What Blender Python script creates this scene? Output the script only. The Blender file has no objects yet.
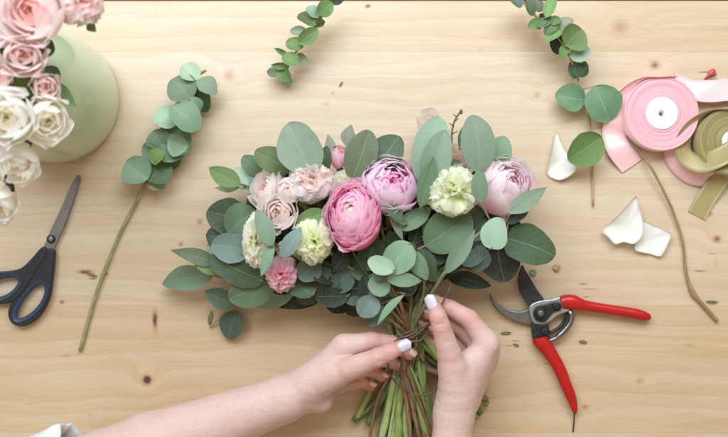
import bpy, math, random
import numpy as np
from mathutils import Vector, Matrix
random.seed(7)
S = 0.0012            # metres per photo pixel on the table top
HC = 1042.0           # camera height in those units
sc = bpy.context.scene
COL = sc.collection
PI = math.pi

def P(px, py, z=0.0):
    """a point of the place (in table units): z above the table, where the plan shows px,py"""
    k = (HC - z) / HC
    return Vector(((px - 364.0) * k, -(py - 218.5) * k, z))

def lin(c):
    return c / 12.92 if c <= 0.04045 else ((c + 0.055) / 1.055) ** 2.4
def rgb(r, g, b):
    return (lin(r / 255), lin(g / 255), lin(b / 255), 1.0)

# ------------------------------------------------------------------ objects
WL = {}
def wloc(o):
    return WL.get(o.name, Vector((0, 0, 0))) if o else Vector((0, 0, 0))
def place(o, parent, org):
    org = Vector(org)
    o.parent = parent
    o.location = (org - wloc(parent)) * S
    WL[o.name] = org
    COL.objects.link(o)
def tag(o, label=None, cat=None, group=None, kind=None):
    if label: o['label'] = label
    if cat: o['category'] = cat
    if group: o['group'] = group
    if kind: o['kind'] = kind
    return o
def empty(name, org, label, cat, group=None):
    o = bpy.data.objects.new(name, None)
    o.empty_display_size = 0.02
    place(o, None, org)
    return tag(o, label, cat, group)
def mk(name, verts, faces, mat, parent=None, org=None, uv=None, smooth=True, color=None, attr=None):
    vs = [Vector(v) for v in verts]
    if org is None:
        org = vs[0].copy()
    org = Vector(org)
    me = bpy.data.meshes.new(name)
    me.from_pydata([tuple((v - org) * S) for v in vs], [], faces)
    if uv is not None:
        ul = me.uv_layers.new(name='UVMap')
        idx = np.zeros(len(me.loops), dtype=np.int32)
        me.loops.foreach_get('vertex_index', idx)
        a = np.array(uv, dtype=np.float32)[idx]
        ul.data.foreach_set('uv', a.ravel())
    if attr is not None:
        at = me.attributes.new('tone', 'FLOAT', 'POINT')
        at.data.foreach_set('value', np.array(attr, dtype=np.float32))
    if smooth:
        me.polygons.foreach_set('use_smooth', [True] * len(me.polygons))
    me.materials.append(mat)
    o = bpy.data.objects.new(name, me)
    if color: o.color = color
    place(o, parent, org)
    return o

def grid_faces(n, m, off=0, closed=False):
    f = []
    for i in range(n - 1):
        for j in range(m - 1 if not closed else m):
            a = off + i * m + j; b = off + i * m + (j + 1) % m
            f.append((a, b, b + m, a + m))
    return f

def catmull(pts, n=8):
    p = [np.array(q, float) for q in pts]
    p = [2 * p[0] - p[1]] + p + [2 * p[-1] - p[-2]]
    out = []
    for i in range(1, len(p) - 2):
        for k in range(n):
            t = k / n
            out.append(0.5 * ((2 * p[i]) + (-p[i-1] + p[i+1]) * t + (2*p[i-1] - 5*p[i] + 4*p[i+1] - p[i+2]) * t*t + (-p[i-1] + 3*p[i] - 3*p[i+1] + p[i+2]) * t**3))
    out.append(p[-2])
    return out

def noded(r, n, step=9, ph=3):
    return [r * (1 + .28 * math.exp(-(((q + ph) % step) - step / 2) ** 2 / .5)) for q in range(n)]
def tube(path, rad, seg=8, cap=True, bumps=None):
    """path: Vectors, rad: float or list. returns verts, faces, uv"""
    n = len(path)
    path = [Vector(tuple(q)) for q in path]
    if not hasattr(rad, '__len__'): rad = [rad] * n
    vs, uv = [], []
    up = Vector((0.13, 0.21, 1)).normalized()
    L = 0
    for i in range(n):
        d = (path[min(i+1, n-1)] - path[max(i-1, 0)])
        if d.length < 1e-6: d = Vector((1, 0, 0))
        d.normalize()
        s = d.cross(up)
        if s.length < 0.05: s = d.cross(Vector((1, 0, 0)))
        s.normalize(); u2 = s.cross(d)
        if i: L += (path[i] - path[i-1]).length
        for j in range(seg):
            a = 2 * PI * j / seg
            r = rad[i] * (1 + (bumps or 0) * math.sin(3 * a + i * 1.7))
            vs.append(path[i] + (s * math.cos(a) + u2 * math.sin(a)) * r)
            uv.append((j / seg, L))
    fs = grid_faces(n, seg, 0, True)
    if cap:
        vs += [path[0], path[-1]]; uv += [(0, -9), (0, -9)]
        a, b = len(vs) - 2, len(vs) - 1
        for j in range(seg):
            fs.append((a, (j + 1) % seg, j))
            fs.append((b, (n-1)*seg + j, (n-1)*seg + (j + 1) % seg))
    return vs, fs, uv

class MB:
    def __init__(s): s.v, s.f, s.uv = [], [], []
    def add(s, v, f, uv=None):
        o = len(s.v); s.v += [Vector(q) for q in v]; s.f += [tuple(i + o for i in q) for q in f]
        s.uv += list(uv) if uv is not None else [(0, 0)] * len(v)
        return s
    def tube(s, *a, **k): return s.add(*tube(*a, **k))
    def build(s, name, mat, parent=None, org=None, **k): return mk(name, s.v, s.f, mat, parent, org, uv=s.uv, **k)

# ------------------------------------------------------------------ materials
def new_mat(name):
    m = bpy.data.materials.new(name); m.use_nodes = True
    nt = m.node_tree
    b = nt.nodes['Principled BSDF']
    return m, nt, b
class NT:
    def __init__(s, nt): s.nt = nt
    def n(s, t, **k):
        x = s.nt.nodes.new(t)
        for a, b in k.items(): setattr(x, a, b)
        return x
    def l(s, a, b): s.nt.links.new(a, b)
    def math(s, op, a, b=None, c=None, clamp=False):
        x = s.n('ShaderNodeMath', operation=op); x.use_clamp = clamp
        for i, v in enumerate((a, b, c)):
            if v is None: continue
            if isinstance(v, (int, float)): x.inputs[i].default_value = v
            else: s.l(v, x.inputs[i])
        return x.outputs[0]
    def mix(s, f, a, b, mode='MIX'):
        x = s.n('ShaderNodeMix', data_type='RGBA', blend_type=mode)
        for i, v in ((0, f), (6, a), (7, b)):
            if isinstance(v, (int, float)) and i == 0: x.inputs[0].default_value = v
            elif isinstance(v, tuple): x.inputs[i].default_value = v
            else: s.l(v, x.inputs[i])
        return x.outputs[2]
    def noise(s, vec, scale, detail=3, rough=0.55, dist=0.0):
        x = s.n('ShaderNodeTexNoise'); x.inputs['Scale'].default_value = scale
        x.inputs['Detail'].default_value = detail; x.inputs['Roughness'].default_value = rough
        x.inputs['Distortion'].default_value = dist
        if vec is not None: s.l(vec, x.inputs['Vector'])
        return x.outputs['Fac']
    def ramp(s, f, *stops, interp='LINEAR'):
        x = s.n('ShaderNodeValToRGB'); cr = x.color_ramp; cr.interpolation = interp
        while len(cr.elements) < len(stops): cr.elements.new(0.5)
        for e, (p, c) in zip(cr.elements, stops):
            e.position = p; e.color = c if isinstance(c, tuple) else (c, c, c, 1)
        s.l(f, x.inputs[0]); return x.outputs[0]
    def bump(s, h, strength, dist, bsdf):
        x = s.n('ShaderNodeBump'); x.inputs['Strength'].default_value = strength
        x.inputs['Distance'].default_value = dist
        s.l(h, x.inputs['Height']); s.l(x.outputs[0], bsdf.inputs['Normal'])
def translucent(N, b, col, amt):
    out = [x for x in N.nt.nodes if x.type == 'OUTPUT_MATERIAL'][0]
    tr = N.n('ShaderNodeBsdfTranslucent'); mx = N.n('ShaderNodeMixShader')
    mx.inputs[0].default_value = amt
    N.l(col, tr.inputs[0]); N.l(b.outputs[0], mx.inputs[1]); N.l(tr.outputs[0], mx.inputs[2]); N.l(mx.outputs[0], out.inputs[0])

def mat_leaf():
    m, nt, b = new_mat('leaf_skin'); N = NT(nt)
    oi = N.n('ShaderNodeObjectInfo'); tc = N.n('ShaderNodeTexCoord'); geo = N.n('ShaderNodeNewGeometry')
    sx = N.n('ShaderNodeSeparateXYZ'); N.l(tc.outputs['UV'], sx.inputs[0])
    u = N.math('ABSOLUTE', N.math('SUBTRACT', sx.outputs[0], 0.5)); v = sx.outputs[1]
    n1 = N.noise(tc.outputs['Object'], 55, 4)
    n2 = N.noise(tc.outputs['Object'], 420, 3)
    f = N.math('MULTIPLY_ADD', n1, 0.7, 0.66)
    c = N.mix(1.0, oi.outputs['Color'], N.ramp(f, (0.7, 0.72), (1.0, 1.0), (1.3, 1.0)), 'MULTIPLY')
    c = N.mix(N.math('MULTIPLY', N.ramp(n2, (0.35, 0.0), (0.75, 1.0)), 0.09), c, rgb(190, 205, 180))
    # midrib and faint side veins
    mid = N.math('SUBTRACT', 1.0, N.math('DIVIDE', u, 0.016), clamp=True)
    sv = N.math('SINE', N.math('MULTIPLY', N.math('SUBTRACT', v, N.math('MULTIPLY', u, 0.9)), 62.0))
    sv = N.math('MULTIPLY', N.math('SUBTRACT', sv, 0.86, clamp=True), 3.0, clamp=True)
    vein = N.math('MAXIMUM', N.math('MULTIPLY', mid, 0.36), N.math('MULTIPLY', sv, 0.05))
    c = N.mix(vein, c, rgb(198, 210, 176))
    n5 = N.noise(tc.outputs['Object'], 260, 2, 0.5)
    c = N.mix(N.math('MULTIPLY', N.ramp(n5, (0.69, 0.0), (0.75, 1.0)), 0.4), c, rgb(120, 104, 70))
    # thin reddish-brown leaf margin
    eu = N.math('GREATER_THAN', u, 0.487)
    c = N.mix(N.math('MULTIPLY', eu, 0.35), c, rgb(150, 110, 90))
    # paler underside
    c = N.mix(N.math('MULTIPLY', geo.outputs['Backfacing'], 0.3), c, rgb(170, 190, 165))
    hs = N.n('ShaderNodeHueSaturation'); N.l(c, hs.inputs['Color'])
    N.l(N.math('MULTIPLY_ADD', oi.outputs['Random'], 0.4, 0.82), hs.inputs['Value'])
    N.l(N.math('MULTIPLY_ADD', oi.outputs['Random'], 0.04, 0.485), hs.inputs['Hue']); hs.inputs['Saturation'].default_value = 0.82
    N.l(hs.outputs[0], b.inputs['Base Color'])
    b.inputs['Roughness'].default_value = 0.55
    b.inputs['Specular IOR Level'].default_value = 0.4
    h = N.math('ADD', N.math('MULTIPLY', vein, -0.5), N.math('MULTIPLY', n1, 0.8))
    N.bump(h, 0.35, 0.001, b)
    translucent(N, b, hs.outputs[0], 0.14)
    return m

def mat_petal(name, base, tip, centre=None, rim=None, streak=0.15, amt=0.28):
    """uv.y runs from the petal's foot to its rim"""
    m, nt, b = new_mat(name); N = NT(nt)
    tc = N.n('ShaderNodeTexCoord'); oi = N.n('ShaderNodeObjectInfo')
    sx = N.n('ShaderNodeSeparateXYZ'); N.l(tc.outputs['UV'], sx.inputs[0])
    mp = N.n('ShaderNodeMapping'); mp.inputs['Scale'].default_value = (14, 1.2, 1); N.l(tc.outputs['UV'], mp.inputs['Vector'])
    ns = N.noise(mp.outputs[0], 1.6, 4)
    v = N.math('ADD', sx.outputs[1], N.math('MULTIPLY', N.math('SUBTRACT', ns, 0.5), 0.35))
    stops = [(0.25, base), (0.8, tip)]
    if rim: stops.append((1.0, rim))
    c = N.ramp(v, *stops)
    c = N.mix(N.math('MULTIPLY', N.ramp(ns, (0.4, 0.0), (0.7, 1.0)), streak), c, base)
    if centre:
        # object colour alpha channel carries how near the flower's heart a petal sits
        c = N.mix(N.math('MULTIPLY', oi.outputs['Alpha'], 0.85), c, centre)
    hs = N.n('ShaderNodeHueSaturation'); N.l(c, hs.inputs['Color'])
    N.l(N.math('MULTIPLY_ADD', oi.outputs['Random'], 0.10, 0.97), hs.inputs['Value'])
    N.l(N.math('MULTIPLY_ADD', oi.outputs['Random'], 0.3, 0.8), hs.inputs['Saturation'])
    N.l(hs.outputs[0], b.inputs['Base Color'])
    b.inputs['Roughness'].default_value = 0.6
    b.inputs['Specular IOR Level'].default_value = 0.25
    N.bump(ns, 0.2, 0.0006, b)
    translucent(N, b, hs.outputs[0], amt)
    return m

def mat_simple(name, col, rough=0.5, metal=0.0, noise=0.0, nscale=200, col2=None, bump=0.0, spec=0.5, coat=0.0, objcol=False):
    m, nt, b = new_mat(name); N = NT(nt)
    tc = N.n('ShaderNodeTexCoord')
    n = N.noise(tc.outputs['Object'], nscale, 4)
    c = N.mix(N.math('MULTIPLY', N.ramp(n, (0.35, 0.0), (0.7, 1.0)), noise), col, col2 or tuple(x * 0.5 for x in col[:3]) + (1,))
    if objcol:
        oi = N.n('ShaderNodeObjectInfo'); c = N.mix(1.0, c, oi.outputs['Color'], 'MULTIPLY')
    N.l(c, b.inputs['Base Color'])
    b.inputs['Roughness'].default_value = rough; b.inputs['Metallic'].default_value = metal
    b.inputs['Specular IOR Level'].default_value = spec
    b.inputs['Coat Weight'].default_value = coat
    N.l(N.math('MULTIPLY_ADD', n, 0.25, rough - 0.12), b.inputs['Roughness'])
    if bump: N.bump(n, bump, 0.0006, b)
    return m

def mat_stem(name='stem_bark'):
    m, nt, b = new_mat(name); N = NT(nt)
    tc = N.n('ShaderNodeTexCoord'); oi = N.n('ShaderNodeObjectInfo')
    mp = N.n('ShaderNodeMapping'); mp.inputs['Scale'].default_value = (9, 0.05, 1); N.l(tc.outputs['UV'], mp.inputs['Vector'])
    n = N.noise(mp.outputs[0], 1.5, 5)
    n2 = N.noise(tc.outputs['Object'], 60, 3)
    c = N.mix(N.math('MULTIPLY', N.ramp(n, (0.35, 0.0), (0.7, 1.0)), 0.35), oi.outputs['Color'], rgb(225, 222, 170))
    c = N.mix(N.math('MULTIPLY', N.ramp(n2, (0.45, 0.0), (0.72, 1.0)), 0.35), c, rgb(92, 70, 48))
    sx = N.n('ShaderNodeSeparateXYZ'); N.l(tc.outputs['UV'], sx.inputs[0])
    cut = N.math('LESS_THAN', sx.outputs[1], -0.5)
    c = N.mix(cut, c, rgb(214, 210, 165))
    N.l(c, b.inputs['Base Color']); b.inputs['Roughness'].default_value = 0.45
    N.bump(n, 0.4, 0.0008, b)
    return m

def mat_wood():
    m, nt, b = new_mat('pine_wood'); N = NT(nt)
    tc = N.n('ShaderNodeTexCoord')
    sx = N.n('ShaderNodeSeparateXYZ'); N.l(tc.outputs['Object'], sx.inputs[0])
    X = N.math('MULTIPLY', sx.outputs[0], 1 / S); Y = N.math('MULTIPLY', sx.outputs[1], 1 / S)
    def comb(x, y, z=0.0):
        c = N.n('ShaderNodeCombineXYZ')
        for i, v in enumerate((x, y, z)):
            if isinstance(v, (int, float)): c.inputs[i].default_value = v
            else: N.l(v, c.inputs[i])
        return c.outputs[0]
    nw = N.noise(comb(N.math('MULTIPLY', X, 0.0035), N.math('MULTIPLY', Y, 0.012)), 1.0, 2)
    G = N.math('ADD', Y, N.math('MULTIPLY', N.math('SUBTRACT', nw, 0.5), 55.0))
    nj = N.noise(comb(N.math('MULTIPLY', X, 0.11), N.math('MULTIPLY', Y, 0.16)), 1.0, 3)
    jx = N.math('MULTIPLY', N.math('SUBTRACT', nj, 0.5), 3.2)
    # px, py, rx, ry, darkness, grain warp
    knots = [(229,75,5,6,.35,9),(147,380,4.0,4.6,.95,16),(620,27,7.5,7,.42,13),(655,65,4.5,4,.6,7),(537,95,3,3,.35,4),(549,101,5,4,.12,4),
             (181,244,2.2,2.2,.5,3),(200,222,3,3,.45,3),(85,272,7,2.2,.7,3),(105,274,4,1.8,.55,2),(368,6,2.6,2,.8,3),(557,268,3.2,3,.75,6),
             (717,239,4,3.6,.6,8),(710,214,3,2.5,.45,3),(585,407,3.5,3,.45,5),(333,93,2,2,.35,1),(155,320,2.4,9,.75,3),(62,302,2,2,.6,2),
             (45,290,2.5,1.2,.4,2),(326,104,4,2,.25,2),(3,143,3,2,.5,2),(640,381,4,3,.3,5),(716,262,2.5,9,.14,1),(250,410,3,2,.3,5),
             (66,356,5,1.5,.3,2),(555,330,2,1.5,.4,1),(637,200,3,2,.25,2),(90,415,2,2,.25,2),(690,345,5,2,.25,3),(480,50,3,2,.2,3)]
    dark = None
    for (kx, ky, rx, ry, da, wa) in knots:
        dx = N.math('DIVIDE', N.math('ADD', N.math('SUBTRACT', X, kx - 364.0), jx), rx * 1.25)
        dy = N.math('DIVIDE', N.math('ADD', N.math('SUBTRACT', Y, 218.5 - ky), N.math('MULTIPLY', jx, 0.6)), ry * 1.2)
        d2 = N.math('ADD', N.math('MULTIPLY', dx, dx), N.math('MULTIPLY', dy, dy))
        k = N.math('MULTIPLY', N.math('EXPONENT', N.math('MULTIPLY', d2, -1.2)), da)
        dark = k if dark is None else N.math('MAXIMUM', dark, k)
        if wa > 3:
            G = N.math('ADD', G, N.math('MULTIPLY', N.math('EXPONENT', N.math('MULTIPLY', d2, -0.10)), wa * 1.3))
    # boards glued edge to edge
    pl = N.math('DIVIDE', N.math('ADD', Y, 341.0), 127.0)
    pid = N.math('FLOOR', pl)
    wn = N.n('ShaderNodeTexWhiteNoise', noise_dimensions='1D'); N.l(pid, wn.inputs['W'])
    G = N.math('ADD', G, N.math('MULTIPLY', wn.outputs['Value'], 340.0))
    seam = N.math('ABSOLUTE', N.math('SUBTRACT', N.math('FRACT', pl), 0.5))
    seam = N.math('MULTIPLY', N.math('SUBTRACT', seam, 0.4962, clamp=True), 260.0, clamp=True)
    # growth rings
    g1 = N.noise(comb(N.math('MULTIPLY', X, 0.0022), N.math('MULTIPLY', G, 0.085)), 1.0, 4, 0.6)
    ph = N.math('MULTIPLY', N.math('ADD', G, N.math('MULTIPLY', g1, 60.0)), 0.33)
    ring = N.ramp(N.math('MULTIPLY_ADD', N.math('SINE', ph), 0.5, 0.5), (0.35, 0.0), (0.93, 1.0), interp='EASE')
    fib = N.noise(comb(N.math('MULTIPLY', X, 0.012), N.math('MULTIPLY', Y, 0.9)), 1.0, 5, 0.7)
    fine = N.noise(comb(N.math('MULTIPLY', X, 0.045), N.math('MULTIPLY', Y, 2.2)), 1.0, 4, 0.75)
    blot = N.noise(comb(N.math('MULTIPLY', X, 0.009), N.math('MULTIPLY', Y, 0.018)), 1.0, 3)
    c = N.mix(N.ramp(g1, (0.3, 0.0), (0.72, 1.0)), rgb(215, 195, 165), rgb(204, 175, 134))
    c = N.mix(N.math('MULTIPLY', N.math('MULTIPLY', ring, N.ramp(blot, (0.3, 0.2), (0.7, 1.0))), 0.38), c, rgb(186, 145, 92))
    c = N.mix(N.math('MULTIPLY', N.ramp(fib, (0.42, 0.0), (0.75, 1.0)), 0.30), c, rgb(186, 146, 98))
    c = N.mix(N.math('MULTIPLY', N.ramp(fine, (0.5, 0.0), (0.74, 1.0)), 0.55), c, rgb(160, 120, 74))
    c = N.mix(N.math('MULTIPLY', N.ramp(blot, (0.35, 0.0), (0.65, 1.0)), 0.28), c, rgb(226, 207, 178))
    hs = N.n('ShaderNodeHueSaturation'); N.l(c, hs.inputs['Color'])
    N.l(N.math('MULTIPLY_ADD', wn.outputs['Value'], 0.07, 0.965), hs.inputs['Value'])
    N.l(N.math('MULTIPLY_ADD', wn.outputs['Value'], -0.18, 1.12), hs.inputs['Saturation'])
    c = N.mix(N.math('MULTIPLY', seam, 0.3), hs.outputs[0], rgb(150, 112, 70))
    dk = N.ramp(dark, (0.04, (0, 0, 0, 1)), (0.6, (1, 1, 1, 1)))
    c = N.mix(dk, c, N.mix(N.ramp(dark, (0.35, 0.0), (0.75, 1.0)), rgb(172, 104, 58), rgb(56, 32, 18)))
    # scratches and dents: short dark strokes along the grain
    for (kx, ky, rx, ry, da) in [(506,333,8,1.1,.75),(516,341,5,.9,.6),(583,284,6,1.0,.8),(590,289,9,.9,.55),(586,297,4,1,.6),(583,342,3.5,1.2,.9),
                                 (509,346,4,.8,.5),(705,72,9,1.0,.7),(712,79,10,1.0,.8),(703,83,6,.9,.6),(700,271,8,.9,.8),(712,254,5,.8,.6),(712,302,9,1.2,.85),
                                 (93,279,5,1.0,.9),(546,364,3,1,.5),(30,404,7,.7,.4),(675,340,6,.7,.3)]:
        dx = N.math('DIVIDE', N.math('SUBTRACT', X, kx - 364.0), rx)
        dy = N.math('DIVIDE', N.math('ADD', N.math('SUBTRACT', Y, 218.5 - ky), N.math('MULTIPLY', jx, 0.5)), ry)
        d2 = N.math('ADD', N.math('MULTIPLY', dx, dx), N.math('MULTIPLY', dy, dy))
        k = N.math('MULTIPLY', N.math('SUBTRACT', 1.0, d2, clamp=True), da)
        k = N.math('MULTIPLY', k, N.ramp(fine, (0.3, 0.5), (0.5, 1.0)))
        c = N.mix(k, c, rgb(58, 50, 36))
    N.l(c, b.inputs['Base Color'])
    b.inputs['Specular IOR Level'].default_value = 0.6
    b.inputs['Coat Weight'].default_value = 1.0; b.inputs['Coat Roughness'].default_value = 0.40; b.inputs['Coat IOR'].default_value = 1.65
    N.l(N.math('MULTIPLY_ADD', fib, 0.25, 0.36), b.inputs['Roughness'])
    N.bump(N.math('ADD', N.math('MULTIPLY', fine, 0.5), N.math('SUBTRACT', N.math('MULTIPLY', fib, 0.7), N.math('MULTIPLY', dark, 0.8))), 0.18, 0.0006, b)
    return m

def mat_skin():
    m, nt, b = new_mat('skin'); N = NT(nt)
    tc = N.n('ShaderNodeTexCoord'); at = N.n('ShaderNodeAttribute'); at.attribute_name = 'tone'
    n = N.noise(tc.outputs['Object'], 38, 4); n2 = N.noise(tc.outputs['Object'], 190, 4)
    c = N.mix(N.math('MULTIPLY', N.ramp(n, (0.35, 0.0), (0.7, 1.0)), 0.5), rgb(222, 193, 183), rgb(215, 178, 167))
    c = N.mix(N.math('MULTIPLY', N.ramp(n2, (0.45, 0.0), (0.8, 1.0)), 0.25), c, rgb(204, 144, 130))
    t = N.math('MULTIPLY', at.outputs['Fac'], N.math('MULTIPLY_ADD', n, 0.6, 0.65), clamp=True)
    c = N.mix(t, c, rgb(204, 104, 84))
    N.l(c, b.inputs['Base Color'])
    b.inputs['Roughness'].default_value = 0.5
    b.inputs['Specular IOR Level'].default_value = 0.35
    b.inputs['Subsurface Weight'].default_value = 0.35
    b.inputs['Subsurface Radius'].default_value = (0.006, 0.0022, 0.0012)
    b.inputs['Subsurface Scale'].default_value = 0.6
    vo = N.n('ShaderNodeTexVoronoi', feature='DISTANCE_TO_EDGE'); vo.inputs['Scale'].default_value = 750; N.l(tc.outputs['Object'], vo.inputs['Vector'])
    mp = N.n('ShaderNodeMapping'); mp.inputs['Scale'].default_value = (60, 160, 60); mp.inputs['Rotation'].default_value = (0, 0, 0.4); N.l(tc.outputs['Object'], mp.inputs['Vector'])
    n3 = N.noise(mp.outputs[0], 1.0, 5)
    h = N.math('ADD', N.math('MULTIPLY', N.math('MINIMUM', vo.outputs['Distance'], 0.25), 0.7), N.math('MULTIPLY', n3, 1.3))
    N.bump(h, 0.6, 0.0011, b)
    return m

def mat_ribbon(name, col, hi, rough=0.34, scale=1.0):
    m, nt, b = new_mat(name); N = NT(nt)
    tc = N.n('ShaderNodeTexCoord')
    mp = N.n('ShaderNodeMapping'); mp.inputs['Scale'].default_value = (70, 2, 1); N.l(tc.outputs['UV'], mp.inputs['Vector'])
    n = N.noise(mp.outputs[0], 1.0, 3)
    n2 = N.noise(tc.outputs['Object'], 45, 3)
    c = N.mix(N.math('MULTIPLY', n, 0.35), col, hi)
    N.l(c, b.inputs['Base Color'])
    b.inputs['Roughness'].default_value = rough; b.inputs['Sheen Weight'].default_value = 0.3
    b.inputs['Specular IOR Level'].default_value = 0.8
    b.inputs['Anisotropic'].default_value = 0.5
    N.bump(N.math('ADD', N.math('MULTIPLY', n, 0.2), n2), 0.25, 0.001, b)
    return m
def mat_roll(name, col, hi, dk, freq):
    """the wound side of a ribbon roll: rings of tape edges"""
    m, nt, b = new_mat(name); N = NT(nt)
    tc = N.n('ShaderNodeTexCoord'); sx = N.n('ShaderNodeSeparateXYZ'); N.l(tc.outputs['Object'], sx.inputs[0])
    cb = N.n('ShaderNodeCombineXYZ'); N.l(sx.outputs[0], cb.inputs[0]); N.l(sx.outputs[1], cb.inputs[1])
    ln = N.n('ShaderNodeVectorMath', operation='LENGTH'); N.l(cb.outputs[0], ln.inputs[0])
    r = N.math('DIVIDE', ln.outputs['Value'], S)
    wob = N.noise(tc.outputs['Object'], 14, 2)
    r2 = N.math('ADD', r, N.math('MULTIPLY', wob, 1.6))
    cc = N.n('ShaderNodeCombineXYZ'); N.l(N.math('MULTIPLY', r2, freq), cc.inputs[0])
    n = N.noise(cc.outputs[0], 1.0, 3, 0.7)
    c = N.mix(N.ramp(n, (0.3, 0.0), (0.7, 1.0)), dk, N.mix(N.ramp(n, (0.5, 0.0), (0.75, 1.0)), col, hi))
    N.l(c, b.inputs['Base Color']); b.inputs['Roughness'].default_value = 0.5
    b.inputs['Specular IOR Level'].default_value = 0.5
    N.bump(n, 0.7, 0.0012, b)
    return m

M_LEAF = mat_leaf(); M_STEM = mat_stem(); M_WOOD = mat_wood(); M_SKIN = mat_skin()
M_NAIL = mat_simple('nail_polish', rgb(208, 199, 208), 0.3, noise=0.2, coat=0.35, col2=rgb(218, 208, 220))
M_NAILP = mat_simple('nail_bare', rgb(226, 190, 180), 0.35, noise=0.3, coat=0.2, col2=rgb(234, 208, 200))
M_STEEL = mat_simple('brushed_steel', rgb(150, 148, 146), 0.38, 1.0, 0.5, 160, rgb(92, 90, 88), 0.2)
M_BLADE = mat_simple('scissor_steel', rgb(138, 134, 132), 0.42, 0.85, 0.4, 90, rgb(104, 96, 94), 0.15)
M_DARKST = mat_simple('dark_coated_steel', rgb(52, 53, 58), 0.42, 0.35, 0.5, 220, rgb(84, 84, 88), 0.25)
M_ALU = mat_simple('cast_aluminium', rgb(190, 190, 190), 0.36, 0.8, 0.5, 240, rgb(140, 138, 136), 0.35)
M_BOLT = mat_simple('black_bolt', rgb(34, 34, 36), 0.4, 0.3, 0.5, 400, rgb(70, 68, 66), 0.3)
M_RED = mat_simple('red_plastic', rgb(192, 20, 16), 0.36, 0, 0.4, 120, rgb(140, 14, 12), 0.25, 0.5)
M_BLACK = mat_simple('black_plastic', rgb(30, 30, 33), 0.45, 0, 0.3, 160, rgb(52, 52, 55), 0.2)
M_BLUE = mat_simple('blue_rubber', rgb(50, 74, 106), 0.5, 0, 0.3, 160, rgb(34, 54, 84))
M_VASE = mat_simple('celadon_glaze', rgb(194, 210, 172), 0.32, 0, 0.4, 16, rgb(206, 219, 188), 0.2, 0.5, 0.6)
M_TWINE = mat_simple('twine_fibre', rgb(124, 106, 84), 0.85, 0, 0.8, 900, rgb(76, 62, 46), 0.8)
M_CLOTH = mat_simple('cotton', rgb(232, 236, 240), 0.85, 0, 0.35, 700, rgb(205, 212, 220), 0.5)
M_CORE = mat_simple('white_card', rgb(240, 238, 238), 0.6, 0, 0.2, 120, rgb(225, 222, 222), 0.15)
M_HOLE = mat_simple('hole_shadow', rgb(92, 88, 88), 0.8)
M_WHITEP = mat_petal('white_petal', rgb(250, 249, 240), rgb(253, 253, 251), None, rgb(246, 240, 226), streak=0.1, amt=0.35)
M_FLOOR = mat_simple('dark_floor', rgb(112, 84, 58), 0.6, 0, 0.5, 12, rgb(58, 42, 32))
M_PINKR = mat_ribbon('pink_satin', rgb(250, 200, 200), rgb(253, 218, 216), 0.26)
M_GOLDR = mat_ribbon('olive_satin', rgb(164, 148, 90), rgb(190, 176, 122), 0.4)
M_PROLL = mat_roll('pink_roll_side', rgb(248, 190, 196), rgb(253, 218, 220), rgb(240, 160, 170), 0.55)
M_GROLL = mat_roll('olive_roll_side', rgb(170, 156, 98), rgb(214, 204, 154), rgb(120, 104, 56), 0.6)

# ------------------------------------------------------------------ the setting
def box(name, x0, y0, z0, x1, y1, z1, mat, parent=None, kind=None):
    v = [Vector((x, y, z)) for x in (x0, x1) for y in (y0, y1) for z in (z0, z1)]
    f = [(0,1,3,2),(4,6,7,5),(0,4,5,1),(2,3,7,6),(0,2,6,4),(1,5,7,3)]
    o = mk(name, v, f, mat, parent, Vector((0, 0, 0)), smooth=False)
    if kind: o['kind'] = kind
    return o
tt = box('table_top', -640, -560, -28, 640, 218.0, 0, M_WOOD, kind='structure')
bm_ = tt.modifiers.new('soft_edge', 'BEVEL'); bm_.width = 0.0015; bm_.segments = 2
fl = box('floor', -2600, -2600, -640, 2600, 2600, -620, M_FLOOR, kind='structure')

# ------------------------------------------------------------------ leaves
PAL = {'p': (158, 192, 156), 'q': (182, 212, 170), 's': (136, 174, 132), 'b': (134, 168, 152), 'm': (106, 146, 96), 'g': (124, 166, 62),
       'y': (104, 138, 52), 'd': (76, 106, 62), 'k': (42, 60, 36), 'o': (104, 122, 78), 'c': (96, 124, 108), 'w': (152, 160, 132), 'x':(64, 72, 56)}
def leafcol(c, j=0.07):
    r, g, b = PAL[c]
    f = 1 + random.uniform(-j, j)
    k = 0.865
    return rgb(min(255, r * f * k), min(255, g * f * k), min(255, b * f * k))
def leaf_geo(B, T, W, roll=0.0, cup=0.12, bend=0.06, shape='round', n=19, m=9, wav=0.03):
    ax = T - B; L = ax.length; a = ax.normalized()
    up = Vector((0, 0, 1)); s = up.cross(a)
    if s.length < 0.1: s = Vector((1, 0, 0))
    s.normalize(); nn = a.cross(s) * 1.0
    R = Matrix.Rotation(roll, 3, a); s = R @ s; nn = R @ nn
    if nn.z < 0 and abs(roll) < 1.5: nn = -nn
    pa, pb = {'round': (0.92, 0.50), 'ovate': (0.84, 0.72), 'point': (0.82, 1.0), 'lance': (0.9, 1.15), 'heart': (0.72, 0.48)}[shape]
    ph = random.uniform(0, 6); side = random.uniform(-0.04, 0.04)
    vs, uv = [], []
    for i in range(n):
        t = (1 - math.cos(PI * i / (n - 1))) / 2
        hw = 0.5 * W * max(0.0, math.sin(PI * t ** pa)) ** pb if 0 < i < n - 1 else 0.5 * W * 0.03
        cx = side * L * math.sin(PI * t)
        for j in range(m):
            u = -1 + 2 * j / (m - 1)
            rim = 1 + 0.04 * math.sin(7 * t + ph + (3 if u > 0 else 0)) + 0.014 * math.sin(23 * t + 2 * ph + (1 if u > 0 else 0))
            h = cup * hw * (u * u) + bend * L * math.sin(PI * t) + wav * W * math.sin(5 * t + ph) * u * u * (1 if u > 0 else -1) + 0.015 * W * (abs(u) < 0.01) * -1
            vs.append(B + a * (L * t) + s * (hw * u * rim + cx) + nn * h)
            uv.append((0.5 + 0.5 * u, t))
    return vs, [tuple(reversed(q)) for q in grid_faces(n, m)], uv
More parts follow.
